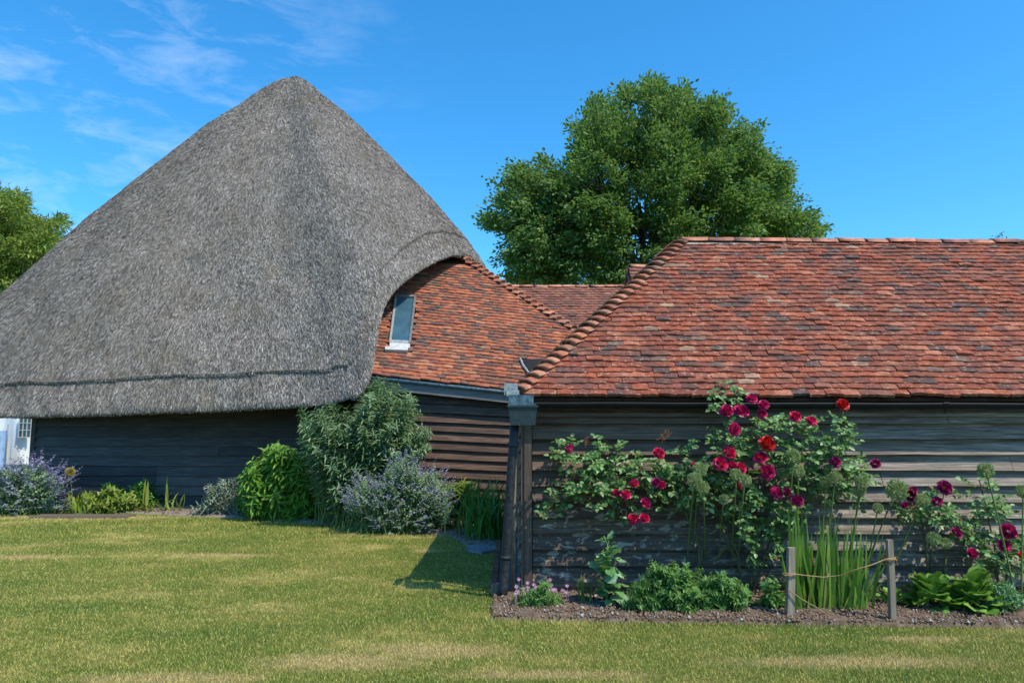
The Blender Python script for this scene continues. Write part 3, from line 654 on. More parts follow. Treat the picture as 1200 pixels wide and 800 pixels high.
zr = P(750, 314, 13)[2]; back_roof('small_outbuilding', 'small raised tiled roof peeping over the shed hip, its left gable end showing', P(736, 330, 13)[0], 6.0, 13, zr, 1.6, 12, M_TILEF)

# ---- thatched barn
AP = P(342, 82, 18.5)
ed = [np.array([-14.6, 18.9, 1.9]), P(-130, 480, 16.2), P(-50, 484, 15.2), P(0, 485, 14.8), P(60, 484.5, 14.5), P(130, 483, 14.25), P(200, 481, 14.02), P(280, 478, 13.78), P(340, 475, 13.6), P(385, 471, 13.42), P(415, 465, 13.28)]
ed += [np.array(q) for q in ((-1.9, 13.05, 2.0), (-.9, 13.4, 2.0), (.1, 14.2, 2.0), (1.0, 15.4, 2.0), (1.6, 16.9, 2.0), (1.85, 18.5, 2.0), (1.6, 20.6, 2.0), (.9, 23, 1.9), (-.8, 25.5, 1.9), (-4, 27, 1.9), (-8.5, 26.6, 1.9), (-11.6, 24.0, 1.9), (-13.8, 21.6, 1.9))]
ed = np.array(ed); ne = len(ed)
VAL = [(414, 468), (426, 457), (433, 444), (437, 425), (440, 400), (444, 377), (451, 354), (462, 338), (478, 325), (497, 312), (514, 303), (530, 299), (547, 300), (562, 307), (577, 319), (700, 330), (900, 600), (410, 600)]
def proj(p):
    d = np.asarray(p) - CAM; zc = d @ Fv; return 600 + FPX * d[..., 0] / zc, 400 - FPX * (d @ Uv) / zc
def crom(pts, m):
    out = []
    n = len(pts)
    for i in range(n):
        p0, p1, p2, p3 = pts[i-1], pts[i], pts[(i+1) % n], pts[(i+2) % n]
        for k in range(m):
            t = k / m; out.append(.5 * ((2*p1) + (-p0+p2)*t + (2*p0-5*p1+4*p2-p3)*t*t + (-p0+3*p1-3*p2+p3)*t**3))
    return np.array(out)
EC = crom(ed, 26); NE = len(EC)
barn = thing('thatched_barn', (-6, 16, 0), 'black boarded barn under a huge steep grey thatched roof', 'barn')
ts = np.concatenate([[0, .004, .012, .025, .045, .07], np.linspace(.1, .9, 42), np.linspace(.91, 1, 26)])
hor = EC - AP
dist0 = np.linalg.norm(hor, axis=1)
tn = nrm(hor)
side_t = nrm(np.roll(EC, -1, 0) - np.roll(EC, 1, 0))
outn = nrm(np.cross(side_t, tn)); outn[outn[:, 2] < 0] *= -1
for _ in range(12): outn = nrm(np.roll(outn, 1, 0) + outn + np.roll(outn, -1, 0))
left = np.clip((-EC[:, 0] - 9) / 6, 0, 1); right = np.clip((EC[:, 0] + 2.5) / 4, 0, 1)
SH = (1.0 + 0.35 * left + .8 * right)[:, None]
def surf(t):
    """point of the smooth slope at fraction t (NE,1) from the apex down"""
    return AP + hor * t + outn * (4*.9 * t * (1 - t) * SH * .30 * (1.12 - .25 * t))
# the slope is cut back where it is raised over the tiled wing
tmax = np.ones(NE); Ts = np.linspace(.3, 1, 700)
front = (EC[:, 0] > -3.6) & (EC[:, 1] < 19.2)
for t in Ts:
    p = surf(np.full((NE, 1), t)); px, py = proj(p); ins = in_poly(px, py, VAL) & front & (tmax == 1)
    tmax[ins] = t
for i in range(NE):
    if EC[i, 0] > -1 and EC[i, 1] >= 19.2:
        k = np.argmin(np.abs(EC[:, 1] - 19.1) + 10 * (EC[:, 0] < 0)); tmax[i] = tmax[k] + (1 - tmax[k]) * min(1, (EC[i, 1] - 19.2) / 3.0)
for _ in range(3): tmax = np.where(tmax < 1, (np.roll(tmax, 1) + 2*tmax + np.roll(tmax, -1))/4, tmax)
dist = dist0 * tmax; rings = []
for t in ts:
    tt = (t * tmax)[:, None]; base_p = surf(tt)
    lump = np.array([.09 * fbm((p[0]*.33, p[1]*.33, p[2]*.33 + 3), 1.0) + .03 * fbm((p[0], p[1], p[2]), 1.6) for p in base_p])[:, None] * min(1, t * 6)
    de = (1 - t) * dist
    led = np.where(de < .66 + .02*np.sin(np.arange(NE)*.1), 0.0, .042)[:, None] * min(1, t * 3)
    rnd_ = -.03 * np.exp(-de / .07)[:, None]
    ap = -.22 * math.exp(-t / .03)
    rings.append(base_p + outn * (lump + led + rnd_) + np.array([0, 0, ap]))
E1 = rings[-1]; inw = AP - E1; inw[:, 2] = 0; inw = nrm(inw)
def wobz(k, a): return np.array([[0, 0, a * noise.noise(Vector((i*.12, k, 0)))] for i in range(NE)])
rings.append(E1 + inw * .03 + [0, 0, -.035] + wobz(1, .015)); rings.append(E1 + inw * .14 + [0, 0, -.045] + wobz(1, .02)); rings.append(E1 + inw * .34 + [0, 0, -.0]); rings.append(E1 + inw * .9 + [0, 0, .5])
RG = np.array(rings); nr = len(RG); idx = np.arange(nr * NE).reshape(nr, NE); nxt = np.roll(idx, -1, 1)
TF = np.stack([idx[:-1], idx[1:], nxt[1:], nxt[:-1]], -1).reshape(-1, 4)
TV = RG.reshape(-1, 3)
troof = obj('thatched_roof', TV, TF, M_THATCH, barn, True)
# straw coat
def straw(n, sel, lmin, lmax, wd, lift, name, m, droop=0.0):
    q = TF[sel]; A, B, C, D_ = TV[q[:, 0]], TV[q[:, 1]], TV[q[:, 2]], TV[q[:, 3]]
    nn = np.cross(B - A, D_ - A); ar = np.linalg.norm(np.cross(B - A, C - A), axis=1) + np.linalg.norm(np.cross(C - A, D_ - A), axis=1)
    mid = (A + C) / 2; nn = nrm(nn); nn = np.where((nn * (mid - np.array([-6, 21, 0]))).sum(1, keepdims=True) < 0, -nn, nn)
    vis = (nn * (mid - CAM)).sum(1) < 1.0
    p = ar * vis; p /= p.sum(); f = rng.choice(len(q), n, p=p); u = rng.random((n, 1)); v = rng.random((n, 1))
    pos = (A[f]*(1-u) + B[f]*u)*(1-v) + (D_[f]*(1-u) + C[f]*u)*v
    dn = nrm(B[f] - A[f]); no = nn[f]; sd_ = np.cross(no, dn)
    D = nrm(dn + sd_ * rng.normal(0, .20, (n, 1)) + no * rng.uniform(.0, lift, (n, 1)) + np.array([0, 0, -1]) * droop)
    L = rng.uniform(lmin, lmax, (n, 1)); W = wd * rng.uniform(.6, 1.4, (n, 1)); S_ = nrm(np.cross(D, no + .42 * sph(n)))
    pos = pos + no * rng.uniform(-.01, .02, (n, 1)) - D * L * .5
    V = np.stack([pos - S_*W/2, pos + S_*W/2, pos + D*L + S_*W/2, pos + D*L - S_*W/2], 1).reshape(-1, 3)
    return V, np.arange(n*4).reshape(-1, 4)
ring_of = np.repeat(np.arange(nr - 1), NE)
nt_ = len(ts)
V1, F1 = straw(620000, ring_of < nt_ - 1, .035, .085, .008, .16, '', None)
V2, F2 = straw(45000, (ring_of >= nt_ - 4) & (ring_of < nr - 2), .03, .07, .010, .25, '', None, .1)
obj('straw_coat', np.concatenate([V1, V2]), np.concatenate([F1, F2 + len(V1)]), M_STRAW, barn, False, 'stuff')
# the ledge of tied reeds above the eave: a dark irregular crease
def ledge(i0, i1, d0, name):
    pts = []
    for i in range(i0, i1):
        c = i % NE; d = d0 + .02 * math.sin(i*.1) + .02 * noise.noise(Vector((i*.6, 0, 0))); t = 1 - d / dist[c]; k = np.searchsorted(ts, t); k = min(max(k, 1), len(ts)-1)
        f_ = (t - ts[k-1]) / (ts[k] - ts[k-1]); pts.append(RG[k-1, c]*(1-f_) + RG[k, c]*f_ + outn[c]*.02)
    mb = MB(); mb.tube(pts, .007, 4); mb.build(name, M_POST, barn)
ledge(26*1, int(26*9.8), .69, 'reed_band'); ledge(26*12+10, 26*15+20, .69, 'reed_band')
# barn walls
BY = 15.2; bx0 = P(39, 540, BY)[0]; bx1 = -1.9
bwall = MB().box((bx0, BY, 0), (bx1, 24, 2.6)).build('wall', M_DARK, barn)
bj = {1: [-5.2], 2: [-7.2, -3.9], 3: [-7.2], 4: [-4.6], 5: [-5.95], 7: [-6.5], 9: [-4.9]}
for i in range(12):
    z = .03 + i * .196; xs = [bx0] + bj.get(i, []) + [bx1]
    for q_, (a, b) in enumerate(zip(xs[:-1], xs[1:])): plank(bwall, M_BARNG if (i, q_) in ((2, 1), (4, 1), (1, 0)) else M_BARNW, a + .003, b - .003, z, .196, BY, lean=.05, thick=.03)
    plank(bwall, M_BARNW, BY + .02, 24, z, .196, bx0, axis='y')
mb = MB().box((bx0 - .06, BY - .05, 0), (bx0 + .03, BY + .05, 2.5)); mb.build('corner_board', M_BARNW, barn)

# ---- marquee behind the barn
MQ = 26.0
mq = thing('marquee', (-22, MQ, 0), 'white canvas marquee wall with a small paned window beyond the barn corner', 'marquee')
V = []; n = 60; F = []
for i in range(n + 1):
    x = -27 + 13.0 * i / n
    for z in (0.3, 1.2, 2.5): V.append((x, MQ + .09 * math.sin(x * 6.0 + z) + .05*math.sin(x*13+2*z), z))
for i in range(n):
    for k in range(2): a = i*3+k; F.append((a, a+3, a+4, a+1))
mw = obj('side_wall', V, F, M_FABRIC, mq, True)
MB().add([(-27, MQ - .1, 2.5), (-14, MQ - .1, 2.5), (-14, MQ + 3, 3.8), (-27, MQ + 3, 3.8), (-27, MQ + 6, 2.5), (-14, MQ + 6, 2.5)], [(0,1,2,3), (3,2,5,4)]).build('canopy', M_FABRIC, mq)
x0 = P(23, 500, MQ - .18)[0]; x1 = P(37, 500, MQ - .18)[0]; zt_, zb_ = P(30, 487, MQ - .18)[2], P(30, 512, MQ - .18)[2]
wn = MB().box((x0, MQ - .2, zb_), (x1, MQ - .18, zt_)).build('window', M_GLASS, mq)
g_ = MB()
for k in range(4): x = x0 + (x1-x0)*k/3; g_.box((x-.012, MQ - .23, zb_), (x+.012, MQ - .202, zt_))
for k in range(4): z = zb_ + (zt_-zb_)*k/3; g_.box((x0-.013, MQ - .235, z-.012), (x1+.013, MQ - .231, z+.012))
g_.build('glazing_bars', M_WHITE, wn)
bb = thing('shaded_canvas', (-20.5, MQ - .8, 0), 'white marquee canvas at the left edge, its bluish shade painted as pale blue', 'marquee_panel')  # stands for white tent canvas in shade; the blue is painted shade
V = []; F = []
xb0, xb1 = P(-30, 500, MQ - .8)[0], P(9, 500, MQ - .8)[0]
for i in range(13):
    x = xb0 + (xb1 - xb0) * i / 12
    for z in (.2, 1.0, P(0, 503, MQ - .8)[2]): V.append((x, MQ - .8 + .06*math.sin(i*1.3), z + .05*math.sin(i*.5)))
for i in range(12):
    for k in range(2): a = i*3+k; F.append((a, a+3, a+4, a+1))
obj('cloth', V, F, M_SHADEF, bb, True)
MB().tube([(xb1, MQ - .78, 0), (xb1, MQ - .78, 1.7)], .02, 8).build('pole', M_POST, bb, True)

# ------------------------------------------------------------ trees
def tree(name, label, base, Y, blobs, lm, leafL, leafW, per, nclump, trunk_r, droop=0.0, depth=4.0, thr=-.06, nf=.75):
    """crown = many small leaf sprays filling the union of the lobes, thinned by a 3-D noise so that gaps stay open"""
    t = thing(name, (base[0], Y, 0), label, 'tree')
    C = np.array([P(px, py, Y) for px, py, r in blobs]); RR = np.array([max(r - 5, 4) / FPX * Y for _, _, r in blobs])
    cen = C.mean(0); pts = []; wt = RR ** 2 / (RR ** 2).sum()
    while len(pts) < nclump:
        k = rng.choice(len(C), p=wt); a_ = rng.uniform(0, 6.283); q_ = math.sqrt(rng.random()) * max(blobs[k][2] - 10, 4) * (rng.uniform(1, 1.5) if rng.random() < .12 else 1)
        half = depth * max(.25, 1 - (np.linalg.norm((C[k] - cen)[[0, 2]]) / 9.0) ** 2)
        p = P(blobs[k][0] + q_*math.cos(a_), blobs[k][1] + q_*math.sin(a_), Y + rng.uniform(-half, half))
        if noise.noise(Vector(p) * nf) < thr: continue
        pts.append(p)
    pts = np.array(pts)
    b = MB(); fork = np.array([base[0], Y, 3.0])
    b.tube([(base[0], Y, -.1), (base[0]+.05, Y, 1.2), fork, fork + (cen - fork)*.5, cen], [trunk_r*1.35, trunk_r, trunk_r*.85, trunk_r*.5, trunk_r*.12], 10)
    b.build('trunk', M_BARK, t, True)
    lb = MB(); sel = rng.choice(len(pts), 70, replace=False)
    for e in pts[sel]:
        st = fork + (cen - fork) * random.uniform(.0, .9); e2 = e + (st - e)*.08; mid = st*.45 + e2*.55 + np.array([0, 0, -.4]) + rng.normal(0, .35, 3)
        q = [bez(st, mid, e2, u) for u in (0, .25, .5, .75, 1)]
        lb.tube(q, [trunk_r*.16, trunk_r*.12, trunk_r*.08, .02, .006], 5, False)
        near = pts[np.argsort(np.linalg.norm(pts - e, axis=1))[1:7]]
        for n_ in near: lb.tube([q[3], (q[3] + n_)/2 + rng.normal(0, .08, 3), n_], [.018, .01, .004], 3, False)
    lb.build('limbs', M_BARK, t, True, 'stuff')
    ns = len(pts); sub = rng.uniform(.22, .6, (ns, 1, 1)); ax = nrm(pts - (cen - [0, 0, 3.0])) [:, None]
    q = sph(ns * per).reshape(ns, per, 3) * rng.random((ns, per, 1)) ** .5 * sub * np.array([1.1, 1.1, .55]) + ax * rng.uniform(-.1, .45, (ns, per, 1))
    pos = (pts[:, None] + q).reshape(-1, 3); n = len(pos)
    dirs = (nrm(q) + ax*.6 + sph(n).reshape(ns, per, 3) * .8 + np.array([0, 0, -.25 - droop])).reshape(-1, 3)
    nv = nrm(np.array([0, -.2, .8]) + sph(n) * 1.0)
    V, F = leaves_np(pos, dirs, nv, rng.uniform(.7, 1.3, n) * leafL, rng.uniform(.7, 1.3, n) * leafW, .2, .2)
    obj('crown', V, F, lm, t, False, 'stuff'); return n
def bez(a, b, c, t): return a*(1-t)**2 + 2*b*t*(1-t) + c*t*t
nl = tree('leafy_tree', 'large rounded dark green tree rising behind the red tiled roofs', P(760, 400, 30)[:2] * 1.0, 30,
    [(764, 112, 22), (735, 122, 22), (706, 136, 24), (798, 128, 26), (832, 140, 26), (775, 145, 36), (690, 160, 24), (726, 165, 38), (866, 165, 28), (820, 178, 44), (882, 190, 26), (903, 206, 20),
     (772, 195, 46), (695, 195, 34), (860, 215, 40), (905, 235, 26), (720, 235, 44), (800, 245, 50), (668, 225, 28), (640, 218, 28), (612, 212, 22), (598, 238, 20), (585, 262, 16), (625, 250, 30), (660, 270, 36), (610, 285, 26), (600, 305, 20), (640, 310, 34), (616, 326, 20), (690, 310, 34), (740, 290, 44), (850, 262, 44), (895, 265, 30), (922, 262, 22), (925, 240, 14), (938, 255, 15), (950, 272, 12), (935, 283, 16), (912, 215, 14), (905, 280, 26), (640, 262, 32), (632, 288, 30), (655, 296, 34), (620, 268, 26), (715, 275, 40), (690, 245, 34), (590, 215, 12), (645, 195, 10), (750, 330, 30), (800, 290, 40), (870, 290, 34), (660, 335, 26), (710, 335, 26)],
    L_TREE, .155, .10, 46, 3000, .36)
nl2 = tree('willow_tree', 'pale yellow green feathery tree rising behind the left side of the thatch', P(0, 400, 34)[:2], 34,
    [(12, 250, 22), (-20, 245, 30), (30, 268, 20), (52, 270, 16), (66, 266, 10), (8, 290, 28), (42, 292, 26), (-40, 280, 40), (-10, 330, 36), (20, 330, 30), (22, 238, 10), (-60, 330, 40), (-30, 380, 40)],
    L_WILLOW, .24, .06, 44, 1500, .26, droop=.5, depth=3.0)
print('tree leaves', nl, nl2)

# ------------------------------------------------------------ plants built from stems
def bez(a, b, c, t): return a*(1-t)**2 + 2*b*t*(1-t) + c*t*t
def stems_plant(name, label, cat, base, Y, targets, lm, L, W, dens, dy=.3, spread=.12, t0=.25, stem_r=.004, group=None, droop=.3, fl=None, up=.5, smat=None, whorl=2, fold=.25, curl=.25, tipscale=.6):
    """base: pixel on the ground or (x, y); targets: (px, py, rpx, n)"""
    bx, by = base; root = thing(name, (bx, by, 0.0), label, cat, group)
    sm = MB(); LP, LD, LN, LS = [], [], [], []; tips = []
    for px, py, r, n in targets:
        for _ in range(n):
            a = random.uniform(0, 2*math.pi); q = math.sqrt(random.random()) * r * (random.uniform(1.1, 1.5) if random.random() < .18 else 1)
            T = P(px + q*math.cos(a), py + q*math.sin(a), Y + random.uniform(-dy, dy)); T[2] = max(T[2], .03)
            B0 = np.array([bx + random.gauss(0, spread) + (T[0]-bx)*.25, by + random.gauss(0, spread*.5), 0.0])
            M_ = B0 * .45 + T * .55; M_[2] = B0[2] + (T[2] - B0[2]) * (.55 + up*.45)
            pts = [bez(B0, M_, T, t) for t in (0, .3, .6, .85, 1)]
            sm.tube(pts, [stem_r*1.6, stem_r*1.3, stem_r, stem_r*.7, stem_r*.4], 4, False)
            ln = np.linalg.norm(T - B0); k = max(2, int(ln * (1 - t0) / dens)); tips.append((T, nrm(T - M_)))
            ph = random.random() * 6
            for j in range(k + 1):
                t = t0 + (1 - t0) * j / k; p = bez(B0, M_, T, t); ax = nrm(2*(1-t)*(M_-B0) + 2*t*(T-M_))
                u_ = nrm(np.cross(ax, [.3, .2, 1])); v_ = np.cross(ax, u_); ph += 1.57 + random.gauss(0, .3)
                for w_ in range(whorl):
                    an = ph + 2*math.pi*w_/whorl; o = u_*math.cos(an) + v_*math.sin(an)
                    LP.append(p); LD.append(o + ax * random.uniform(.2, .9) + np.array([0, 0, -droop*random.random()])); LN.append(ax + np.array([0, -.35, .6]) + rng.normal(0, .25, 3)); LS.append((1 - (1-tipscale) * max(0, t - .7) / .3) * random.uniform(.7, 1.25))
    sm.build('stems', smat or L_STEM, root, False, 'stuff')
    s = np.array(LS); V, F = leaves_np(np.array(LP), np.array(LD), np.array(LN), L*s, W*s, fold, curl)
    obj('foliage', V, F, lm, root, False, 'stuff')
    if fl:
        fm, frac, flen, fsz, nf = fl; FP, FD = [], []
        for T, d in tips:
            if random.random() > frac: continue
            ll = flen * random.uniform(.5, 1.3)
            for i in range(nf):
                h = (i + random.random()) / nf; h = round(h*5)/5 + random.gauss(0, .035); rad = fsz * .9 * (1.1 - .6*h)
                a = random.random()*6.28; o = np.array([math.cos(a), math.sin(a), .3]); FP.append(T + d * ll * h + o*rad*.3); FD.append(o)
        FP = np.array(FP); FD = np.array(FD); V, F = leaves_np(FP, FD, FD*[1, 1, 0] + [0, 0, 1.0] + rng.normal(0, .4, FD.shape), fsz*rng.uniform(.6, 1.3, len(FP)), fsz*rng.uniform(.5, 1, len(FP)), .2, .3)
        obj('flowers', V, F, fm, root, False, 'stuff')
    return root
def gb(px, Y): return (float(P(px, 500, Y)[0]), Y)
# left bed
stems_plant('catmint', 'billowing purple flowered catmint clump at the far left edge beside the marquee', 'plant', gb(20, 14.1), 14.0,
    [(10, 565, 20, 120), (40, 560, 18, 110), (-10, 570, 22, 60), (60, 570, 12, 50), (65, 590, 10, 30), (20, 590, 20, 80)], L_NEP, .06, .035, .05, dy=.4, spread=.35, fl=(L_PURP, .75, .22, .03, 22))
stems_plant('tall_catmint', 'taller violet flower spikes leaning right in front of the black barn corner', 'plant', gb(48, 13.9), 13.9,
    [(45, 552, 8, 8), (63, 556, 4, 6), (75, 562, 5, 6), (50, 568, 8, 8), (68, 572, 8, 8), (40, 545, 3, 3), (78, 568, 3, 2)], L_NEP, .05, .025, .08, dy=.2, spread=.12, fl=(L_VIOL, .9, .30, .03, 30), droop=.1)
stems_plant('low_leafy_clump', 'low yellow green leafy clump at the foot of the black wall', 'plant', gb(130, 14.2), 14.2,
    [(105, 585, 10, 40), (130, 583, 12, 50), (150, 587, 10, 36), (95, 590, 7, 22)], L_YEL, .12, .05, .05, dy=.2, spread=.35, droop=.5)
stems_plant('low_leafy_clump', 'dark green low clump just behind the yellow green one by the black wall', 'plant', gb(165, 14.7), 14.7,
    [(165, 573, 10, 35), (125, 572, 6, 16), (170, 585, 10, 25)], L_DAY, .10, .05, .05, dy=.15, spread=.25, droop=.5)
stems_plant('rose_campion', 'silvery rose campion with a few magenta flowers before the black wall', 'plant', gb(265, 13.75), 13.7,
    [(250, 575, 10, 30), (265, 568, 9, 14), (245, 592, 8, 24), (285, 588, 14, 36), (300, 598, 8, 24)], L_SILVER, .10, .025, .045, dy=.2, spread=.25, droop=.1, fl=(L_MAG, .16, .03, .035, 10), smat=L_SILVER)
stems_plant('bright_green_bush', 'bright green leafy bush between the silver campion and the tall shrub', 'shrub', gb(328, 13.3), 13.2,
    [(330, 535, 16, 30), (310, 552, 18, 36), (345, 548, 20, 40), (295, 572, 12, 24), (335, 575, 24, 50), (365, 570, 14, 26), (310, 590, 14, 22), (350, 592, 18, 28), (300, 556, 12, 16), (375, 590, 12, 20), (378, 560, 12, 14), (290, 555, 6, 8), (320, 527, 8, 10), (286, 585, 8, 10)], L_BRIGHT, .22, .062, .06, dy=.5, spread=.15, droop=.8)
stems_plant('buddleja', 'tall grey green buddleja shrub reaching up between the thatch and the wing gutter', 'shrub', gb(420, 12.4), 12.3,
    [(440, 470, 16, 22), (446, 448, 7, 9), (462, 458, 9, 9), (474, 480, 14, 14), (420, 492, 20, 28), (385, 495, 24, 26), (362, 500, 12, 10), (365, 515, 14, 16), (400, 520, 24, 34), (440, 512, 24, 34), (472, 500, 20, 20), (495, 515, 12, 9), (445, 545, 26, 34), (400, 555, 26, 34), (375, 545, 14, 18), (470, 535, 16, 18), (503, 506, 7, 5), (350, 482, 5, 3), (480, 462, 6, 4)], L_BUDD, .165, .034, .046, dy=.6, spread=.22, droop=.25, stem_r=.006, whorl=2)
stems_plant('catmint', 'wide lavender blue catmint mound in front of the tall buddleja shrub', 'plant', gb(470, 11.7), 11.6,
    [(470, 565, 22, 190), (430, 575, 20, 160), (505, 570, 20, 160), (450, 592, 24, 190), (500, 595, 22, 170), (475, 550, 14, 50), (520, 590, 12, 60), (415, 590, 10, 50), (470, 608, 30, 120)], L_NEP, .045, .026, .045, dy=.45, spread=.3, fl=(L_PURP, .65, .17, .020, 18))
stems_plant('yellowing_iris', 'yellow green strappy tuft between the catmint mound and the dark daylilies', 'plant', gb(538, 11.9), 11.9,
    [(535, 575, 8, 20), (545, 568, 6, 14), (528, 585, 8, 14)], L_YEL, .2, .022, .07, dy=.2, spread=.1, droop=.1)
def strap(name, label, cat, base, n, Lr, W, bend, lm, spread, lean=.35, seg=5, individual=False, group=None, up=1.0):
    bx, by = base; root = thing(name, (bx, by, 0), label, cat, group)
    x = rng.normal(bx, spread, n); y = rng.normal(by, spread*.5, n); a = rng.uniform(0, 2*np.pi, n)
    D = np.stack([np.cos(a)*lean*rng.random(n)*1.4, np.sin(a)*lean*rng.random(n), np.full(n, up)], 1)
    f = np.stack([np.cos(a), np.sin(a)*.6, np.zeros(n)], 1)
    L = rng.uniform(Lr[0], Lr[1], n); be = rng.uniform(.3, 1, n) * bend
    V, F = blades_np(np.stack([x, y, np.zeros(n)], 1), D, L, W*rng.uniform(.7, 1.2, n), -be, f, seg)
    if not individual: obj('leaves', V, F, lm, root, False, 'stuff')
    else:
        k = 2*(seg+1); V = V.reshape(n, k, 3); F0 = F[:seg]
        for i in range(n): obj('leaf', V[i], F0, lm, root)
    return root
strap('daylily', 'dark green arching daylily leaves in the shade left of the downpipe', 'plant', gb(566, 11.2), 170, (.6, 1.1), .028, 1.0, L_DAY, .17, .5, individual=True)
strap('daylily', 'lower fountain of dark strappy leaves next to the stone slab', 'plant', gb(572, 10.7), 150, (.45, .8), .022, 1.2, L_DAY, .13, .7, individual=True)
strap('iris_spear', 'single upright pale green spear against the black wall, left of its twin', 'plant', gb(176, 14.3), 3, (.45, .72), .05, .06, L_YEL, .02, .08, individual=True)
strap('iris_spear', 'taller curved pale green spear against the black wall, right of its twin', 'plant', gb(200, 14.3), 3, (.6, .85), .05, .15, L_YEL, .02, .1, individual=True)
strap('strap_leaf_tuft', 'small arched tuft of pale leaves at the bed edge before the campion', 'plant', gb(205, 14.2), 14, (.25, .5), .03, 1.1, L_YEL, .15, .8, individual=True)
strap('strap_leaf_tuft', 'yellowing tuft of arched leaves under the yellow pompom flower', 'plant', gb(93, 14.0), 24, (.3, .6), .04, 1.0, L_YEL, .15, .7, individual=True)

# round flower heads
def head_mesh(name, r, n, m, s=.011, seed=0):
    g = np.random.default_rng(seed); d = nrm(g.normal(size=(n, 3))); rad = r*g.uniform(.66, 1.04, (n, 1)); Vs = []; Fs = []; c = 0
    tn_ = nrm(np.cross(d, g.normal(size=(n, 3)))); b2 = np.cross(d, tn_)
    for i in range(n):
        p = d[i]*rad[i]; 
        for sgn in (tn_[i], b2[i], nrm(tn_[i]+b2[i])):
            V = [p - sgn*s*.9, p + d[i]*s*.5, p + sgn*s*.9, p - d[i]*s*.5]; Vs += V; Fs.append((c, c+1, c+2, c+3)); c += 4
        e = d[i]*r*.1; V = [e, p - tn_[i]*.0012, p + tn_[i]*.0012]; Vs += V; Fs.append((c, c+1, c+2)); c += 3
    return mesh_np(name, Vs, Fs, m)
HEADS = [head_mesh('seed_head', .060, 300, L_ALL, .0095, k) for k in range(3)]
def allium(px, py, Y, bpx, bpy, scale, label, group=None, mats=None, heads=HEADS, cat='flower', name='allium', head='seed_head', stemm=None):
    H = P(px, py, Y); B = G(bpx, bpy) if bpy else np.array([P(bpx, 500, Y)[0], Y, 0]); B[2] = 0
    t = thing(name, tuple(B), label, cat, group)
    M_ = (B + H)/2 + np.array([random.uniform(-.03, .03), 0, .05])
    MB().tube([bez(B, M_, H, k/6) for k in range(7)], [.0075*scale**.3]*4 + [.006]*3, 6).build('stem', stemm or L_STEM, t, True)
    inst(head, random.choice(heads), Matrix.Translation(Vector(H)) @ Matrix.Rotation(random.random()*6, 4, 'Z') @ Matrix.Scale(scale, 4), t)
AL = 'allium seed heads standing before the shed wall'
for a in ((820, 550, 6.85, 812, 690, 1.1, 'highest of the three bunched allium heads left of the big red roses'),
          (814, 562, 6.75, 803, 690, 1.15, 'allium head at the left of the bunched three, left of the big red roses'),
          (824, 571, 6.8, 824, 690, 1.0, 'lowest of the three bunched allium heads left of the big red roses'),
          (848, 585, 6.85, 842, 690, .8, 'small lone allium head just below the bunch left of the red roses'),
          (863, 556, 6.7, 855, 692, .95, 'left one of two touching allium heads under the crimson rose trio'),
          (873, 562, 6.65, 864, 692, .95, 'right one of two touching allium heads under the crimson rose trio'),
          (929, 534, 6.8, 925, 700, 1.1, 'highest allium head right of the scarlet rose, over the sword leaves'),
          (936, 552, 6.75, 930, 700, .95, 'allium head just beneath the highest one, right of the magenta rose'),
          (917, 554, 6.9, 912, 690, .85, 'pale half hidden allium head left of the sword leaves top'),
          (979, 559, 6.8, 965, 700, 1.0, 'allium head above the middle of the sword leaves'),
          (968, 564, 6.9, 955, 700, .9, 'allium head tucked left of its neighbour above the sword leaves'),
          (1011, 565, 6.7, 985, 702, 1.1, 'large allium head at the right edge of the main rose bush'),
          (1007, 575, 6.75, 992, 702, .9, 'allium head touching the lower side of the large one at the rose bush edge'),
          (1051, 574, 6.7, 1005, 702, 1.6, 'widest flat allium head leaning over the right wooden stake'),
          (1081, 586, 6.75, 1030, 705, 1.05, 'allium head between the dark purple roses, leaning far right'),
          (1029, 595, 6.7, 1012, 705, .8, 'small allium head low above the gap between the stakes'),
          (1155, 551, 6.6, 1192, 712, 1.15, 'tall allium head on a long leaning stem near the right edge'),
          (1094, 631, 6.8, 1088, 690, 1.0, 'faded allium head above the left broad leaved plant'),
          (1108, 636, 6.85, 1105, 690, .85, 'faded allium head above the gap between the broad leaved plants'),
          (1199, 575, 6.7, 1197, 712, 1.0, 'allium head cut by the right edge of the picture')):
    allium(*a, group=AL)
YH = [head_mesh('flower_head', .075, 900, L_YELF, .014, 9)]
allium(82, 553, 13.8, 92, None, 1.15, 'single round yellow pompom flower before the black barn wall', heads=YH, name='yellow_flower', head='flower_head')
DH = [head_mesh('dried_head', .05, 60, L_DRY, .012, 5)]
allium(1043, 655, 6.55, 1040, 700, 1.3, 'rusty brown dried flower head beside the top of the right stake', heads=DH, name='dried_flower', head='dried_head')

